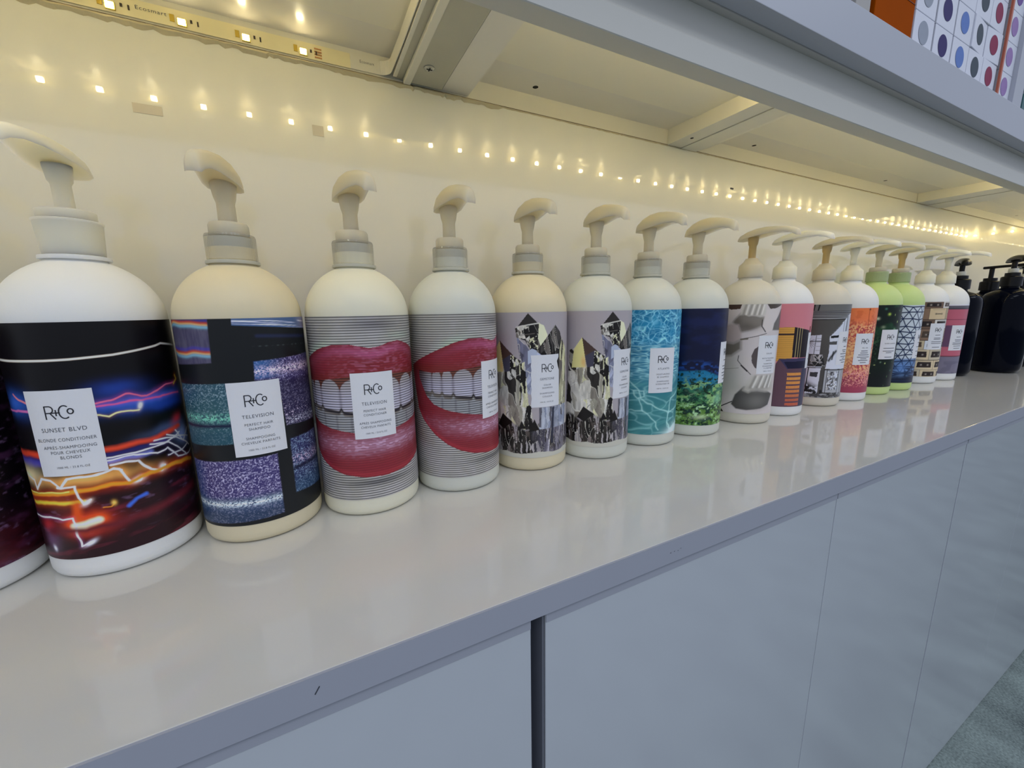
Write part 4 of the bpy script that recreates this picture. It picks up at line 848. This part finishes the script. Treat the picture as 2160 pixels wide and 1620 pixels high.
# ------------------------------------------------------------------ black bottles
BB = smooth_by_angle(lathe([(0.030, 0.0), (0.036, 0.001), (0.0405, 0.0045), (0.0435, 0.0105), (0.0445, 0.018), (0.0445, 0.165), (0.0440, 0.174), (0.0420, 0.182), (0.0380, 0.1885), (0.0300, 0.194), (0.0200, 0.198), (0.0150, 0.201), (0.0150, 0.206)], 96), 50)
BCOL = smooth_by_angle(lathe([(0.0150, 0.2045), (0.0185, 0.205), (0.0185, 0.226), (0.0165, 0.228), (0.0130, 0.2285), (0.0130, 0.236), (0.005, 0.2365)], 48))
BRING = smooth_by_angle(lathe([(0.0062, 0.2366), (0.0086, 0.2368), (0.0086, 0.246), (0.0062, 0.2462)], 32))
BSTEM = smooth_by_angle(lathe([(0.0048, 0.236), (0.0048, 0.26), (0.0072, 0.262), (0.0072, 0.266)], 32))
def flat_head():
    bm = bmesh.new(); box_bm(bm, -0.0065, 0.0065, -0.058, 0.016, 0.262, 0.2685, 0.002)
    for v in bm.verts:
        if v.co.y < -0.03: v.co.z += 0.003 * (-(v.co.y) - 0.03) / 0.028; v.co.x *= 0.8
    return to_me(bm)
FLAT = flat_head()
def black(x, y, rz, kind, label):
    r = empty('black_bottle', (x, y, Z0)); tag(r, label, 'bottle', 'black pump bottles at the far end')
    part('bottle_body', BB, M_black, r); part('collar', BCOL, M_blackm, r); part('pump_stem', BSTEM, M_blackm, r)
    if kind == 'ring': part('stem_ring', BRING, M_pump_w, r)
    h = part('pump_head', HEAD if kind == 'ring' else FLAT, M_blackm, r); h.rotation_euler = (0, 0, math.radians(rz)); h.location.z = -0.0105 if kind == 'ring' else -0.002
    return r
black(1.402, 0.392, -72, 'ring', 'black pump bottle directly behind the pink banded bottle')
black(1.555, 0.346, -62, 'ring', 'large glossy black pump bottle standing furthest forward of the dark ones').scale = (1, 1, 1.03)
black(1.640, 0.402, 0, 'flat', 'black pump bottle with a flat straight spout behind the front black bottle')
black(1.735, 0.365, -66, 'ring', 'black pump bottle furthest along, half cut by the picture edge')

# ------------------------------------------------------------------ led tapes
def led_tape(name_label, p0, dirv, nrm, length, offs, lit, pitch=0.0434, wd=0.009, dz=0.0, em=None, th=0.0024):
    """tape starting at p0 along dirv, facing nrm"""
    r = empty('led_strip', (p0[0], p0[1], Z0 + CZ + p0[2])); tag(r, name_label, 'light strip', 'led strips under the shelf')
    d = Vector(dirv); n = Vector(nrm); u = Vector((0, 0, 1))
    def slab(a, b, h0, h1, t0, t1):
        bm = bmesh.new(); vs = []
        for s_ in (a, b):
            for hh in (h0, h1):
                for tt in (t0, t1): vs.append(bm.verts.new(d * s_ + u * hh + n * tt))
        for f in ((0, 1, 3, 2), (4, 6, 7, 5), (0, 4, 5, 1), (2, 3, 7, 6), (0, 2, 6, 4), (1, 5, 7, 3)): bm.faces.new([vs[i] for i in f])
        bmesh.ops.recalc_face_normals(bm, faces=bm.faces); return to_me(bm)
    link('tape', slab(0, length, -wd / 2, wd / 2, 0.0002, 0.0009), M_tape, r)
    for k in range(lit):
        s_ = offs + k * pitch
        c = link('led', slab(s_ - 0.0030, s_ + 0.0030, dz - 0.0027, dz + 0.0027, 0.0009, 0.0022), M_chip, r)
        link('emitter', slab(s_ - 0.0024, s_ + 0.0024, dz - 0.0021, dz + 0.0021, 0.0022, 0.0022 + th), em or M_led, c)
    return r
led_tape('yellowish lit led tape along the wall side of the first bay', (-1.2, YW - 0.0004, 0.2322), (1, 0, 0), (0, -1, 0), 1.262, 0.0505, 28, wd=0.0125, dz=-0.0022, em=M_led_back, th=0.0003)
led_tape('long lit led tape on the inner face of the front lip', (XL + 0.01, YLI, 0.2335), (1, 0, 0), (0, 1, 0), XE - XL - 0.02, 0.02, 80, pitch=0.0443)
led_tape('short lit led tape on the end panel behind the black bottles', (XE - 0.0001, YLI + 0.004, 0.2330), (0, 1, 0), (-1, 0, 0), YW - YLI - 0.008, 0.02, 4, pitch=0.0434)
# unlit tail of the first tape, bending round to run along the first bar
tl = empty('led_strip', (0, 0, Z0 + CZ)); tag(tl, 'unlit cream tail of led tape bending round beside the first support bar', 'light strip', 'led strips under the shelf')
path = [(0.062, YW - 0.0012)] + [(0.079, YW - 0.0013)] + [(0.087 + 0.0105 * math.sin(a), YW - 0.0118 + 0.0105 * math.cos(a)) for a in np.linspace(0, PI / 2, 8)] + [(0.0982, 0.40), (0.0982, 0.30)]
V = []; Fc = []
for x, y in path:
    for z in (0.2262, 0.2384): V.append((x, y, z))
for i in range(len(path) - 1): Fc.append((2 * i, 2 * i + 2, 2 * i + 3, 2 * i + 1))
me = bpy.data.meshes.new('tail'); me.from_pydata(V, [], Fc); me.update()
to = link('tape', me, M_frame, tl); sm_ = to.modifiers.new('thick', 'SOLIDIFY'); sm_.thickness = 0.0006
# solder pads and resistors along the visible stretch of the first tape
def pad(x, z, w_, h, m, nm):
    o = box(nm, x - w_ / 2, x + w_ / 2, YW - 0.0020, YW - 0.0012, z - h / 2, z + h / 2, m, tl); return o
M_pad = mat('copper_pad', srgb(206, 150, 90), rough=0.4); M_res = mat('resistor', srgb(70, 56, 44), rough=0.5)
for x in (-0.1075, -0.0645, -0.0210, 0.0225):
    pad(x - 0.0062, 0.2318, 0.0030, 0.0050, M_chip, 'solder_pad'); pad(x + 0.0062, 0.2322, 0.0014, 0.0022, M_res, 'resistor'); pad(x + 0.0105, 0.2316, 0.0010, 0.0032, M_res, 'resistor')
for k in range(4): pad(0.0345, 0.2282 + k * 0.0023, 0.0060, 0.0009, M_pad, 'solder_pad')
# print on the tapes
def tape_text(s, x0, x1, z, h, y=YW - 0.0015):
    v, f = text_mesh([(s, (x0 + x1) / 2 * 100, z * 100, h * 100, (x1 - x0) * 100)])[0]
    P = np.stack([v[:, 0] / 100, np.full(len(v), y), v[:, 1] / 100], -1)
    me = bpy.data.meshes.new('print'); me.from_pydata(P.tolist(), [], f); me.update(); return link('print', me, M_ink2, tl)
tape_text('Ecosmart', -0.093, -0.074, 0.2335, 0.0028)
tape_text('Ecosmart', 0.0705, 0.0835, 0.2338, 0.0026, YW - 0.0019)

# ------------------------------------------------------------------ things on the shelf above
def circ_mesh(cx, cz, rx, rz, y, n=36):
    V = [(cx, y, cz)] + [(cx + rx * math.cos(2 * PI * i / n), y, cz + rz * math.sin(2 * PI * i / n)) for i in range(n)]
    me = bpy.data.meshes.new('dot'); me.from_pydata(V, [], [(0, 1 + (i + 1) % n, 1 + i) for i in range(n)]); me.update(); return me
M_carton = mat('white_carton', srgb(228, 230, 240), rough=0.4, vary=0.03)
DOT = dict(grey=(150, 156, 168), violet=(44, 34, 96), blue=(92, 122, 186), slate=(62, 74, 84), crimson=(136, 40, 74), lilac=(150, 120, 172), purple=(112, 84, 150))
DM = {k: mat('dot_' + k, tuple(min(.9, c * 1.25) for c in srgb(*v)), rough=0.5, spec=0.15, vary=0.15, vary_scale=120) for k, v in DOT.items()}
XS = [0.690, 0.745, 0.799, 0.851, 0.903, 0.967]; names = ['grey', 'violet', 'blue', 'slate', 'crimson', 'lilac']; rown = ['bottom', 'second', 'third', 'topmost visible']
for rr in range(4):
    for cc, (x, nm) in enumerate(zip(XS, names)):
        z = 0.2947 + rr * 0.0392
        t = empty('swatch_carton', (x, 0.262, Z0 + CZ + z), 0)
        jog = {(1, 3): 0.05, (1, 4): -0.03}.get((rr, cc), 0)
        t.rotation_euler = (0, 0, jog * 1.2)
        c2 = 'purple' if (rr == 3 and nm == 'lilac') else nm
        tag(t, 'white carton with a %s dot, %s row of the upper shelf stack' % (nm if c2 == nm else 'purple', rown[rr]), 'box', 'dotted cartons stacked on the upper shelf')
        box('carton', -0.0252, 0.0252, 0, 0.12, 0, 0.0386, M_carton, t, bev=0.0006)
        link('colour_dot', circ_mesh(0, 0.0205, 0.0128, 0.0122, -0.0003), DM[c2], t)
        box('carton_seam', 0.0252, 0.0262, 0.002, 0.1, 0.001, 0.0375, M_dark, t)
M_orange = mat('orange_card', (0.42, 0.075, 0.001), rough=0.7, spec=0.02, vary=0.2, vary_scale=30)
ob = empty('orange_box', (0.6175, 0.262, Z0 + CZ + 0.2946)); tag(ob, 'glossy orange box beside the dotted white cartons on the upper shelf', 'box')
box('carton', -0.0435, 0.0435, 0, 0.10, 0, 0.155, M_orange, ob, bev=0.0008)
box('fold_line', -0.0436, 0.0436, -0.0004, 0.0002, 0.041, 0.0415, mat('orange_fold', srgb(110, 40, 10)), ob)
gb = empty('grey_box', (0.550, 0.262, Z0 + CZ + 0.2946)); tag(gb, 'small taupe grey box left of the orange box on the upper shelf', 'box')
box('carton', -0.014, 0.0145, 0, 0.08, 0, 0.11, mat('taupe_card', srgb(176, 172, 166), vary=0.1), gb, bev=0.0008)
tb = empty('teal_box', (1.085, 0.262, Z0 + CZ + 0.2946)); tag(tb, 'dark teal box beyond the white upright on the upper shelf', 'box')
box('carton', -0.028, 0.028, 0, 0.08, 0, 0.03, mat('teal_card', srgb(50, 100, 104)), tb, bev=0.0008)
# orange ribbon strip between the crimson and lilac columns
rb = box('orange_strip', 0.9325, 0.9372, 0.258, 0.2605, Z0 + CZ + 0.2947, Z0 + CZ + 0.46, mat('ribbon', tuple(min(.9, c * 1.6) for c in srgb(160, 84, 62)), rough=.5, vary=.1), None)
tag(rb, 'thin orange brown strip standing between crimson and lilac dotted cartons', 'strip')

# scraps of tape and a fleck on the glossy back panel
M_scrap = mat('clear_tape_scrap', srgb(218, 210, 192), rough=0.35, vary=0.05)
def scrap(x0, x1, z0, z1, label, m=M_scrap):
    tag(box('tape_scrap', x0, x1, YW - 0.0004, YW - 0.0001, Z0 + CZ + z0, Z0 + CZ + z1, m), label, 'tape')
scrap(-0.1051, -0.0865, 0.1585, 0.1655, 'small grey tape scrap on the glossy panel above the light trail bottle')
scrap(0.0237, 0.0332, 0.1625, 0.1715, 'tiny grey tape scrap on the glossy panel between the two lips bottles')
fl = box('fleck', 0.6225, 0.6290, YW - 0.0012, YW - 0.0001, Z0 + CZ + 0.1815, Z0 + CZ + 0.1835, M_ink2, None); fl['label'] = 'tiny dark fleck on the glossy back panel above the hats bottle'; fl['category'] = 'speck'
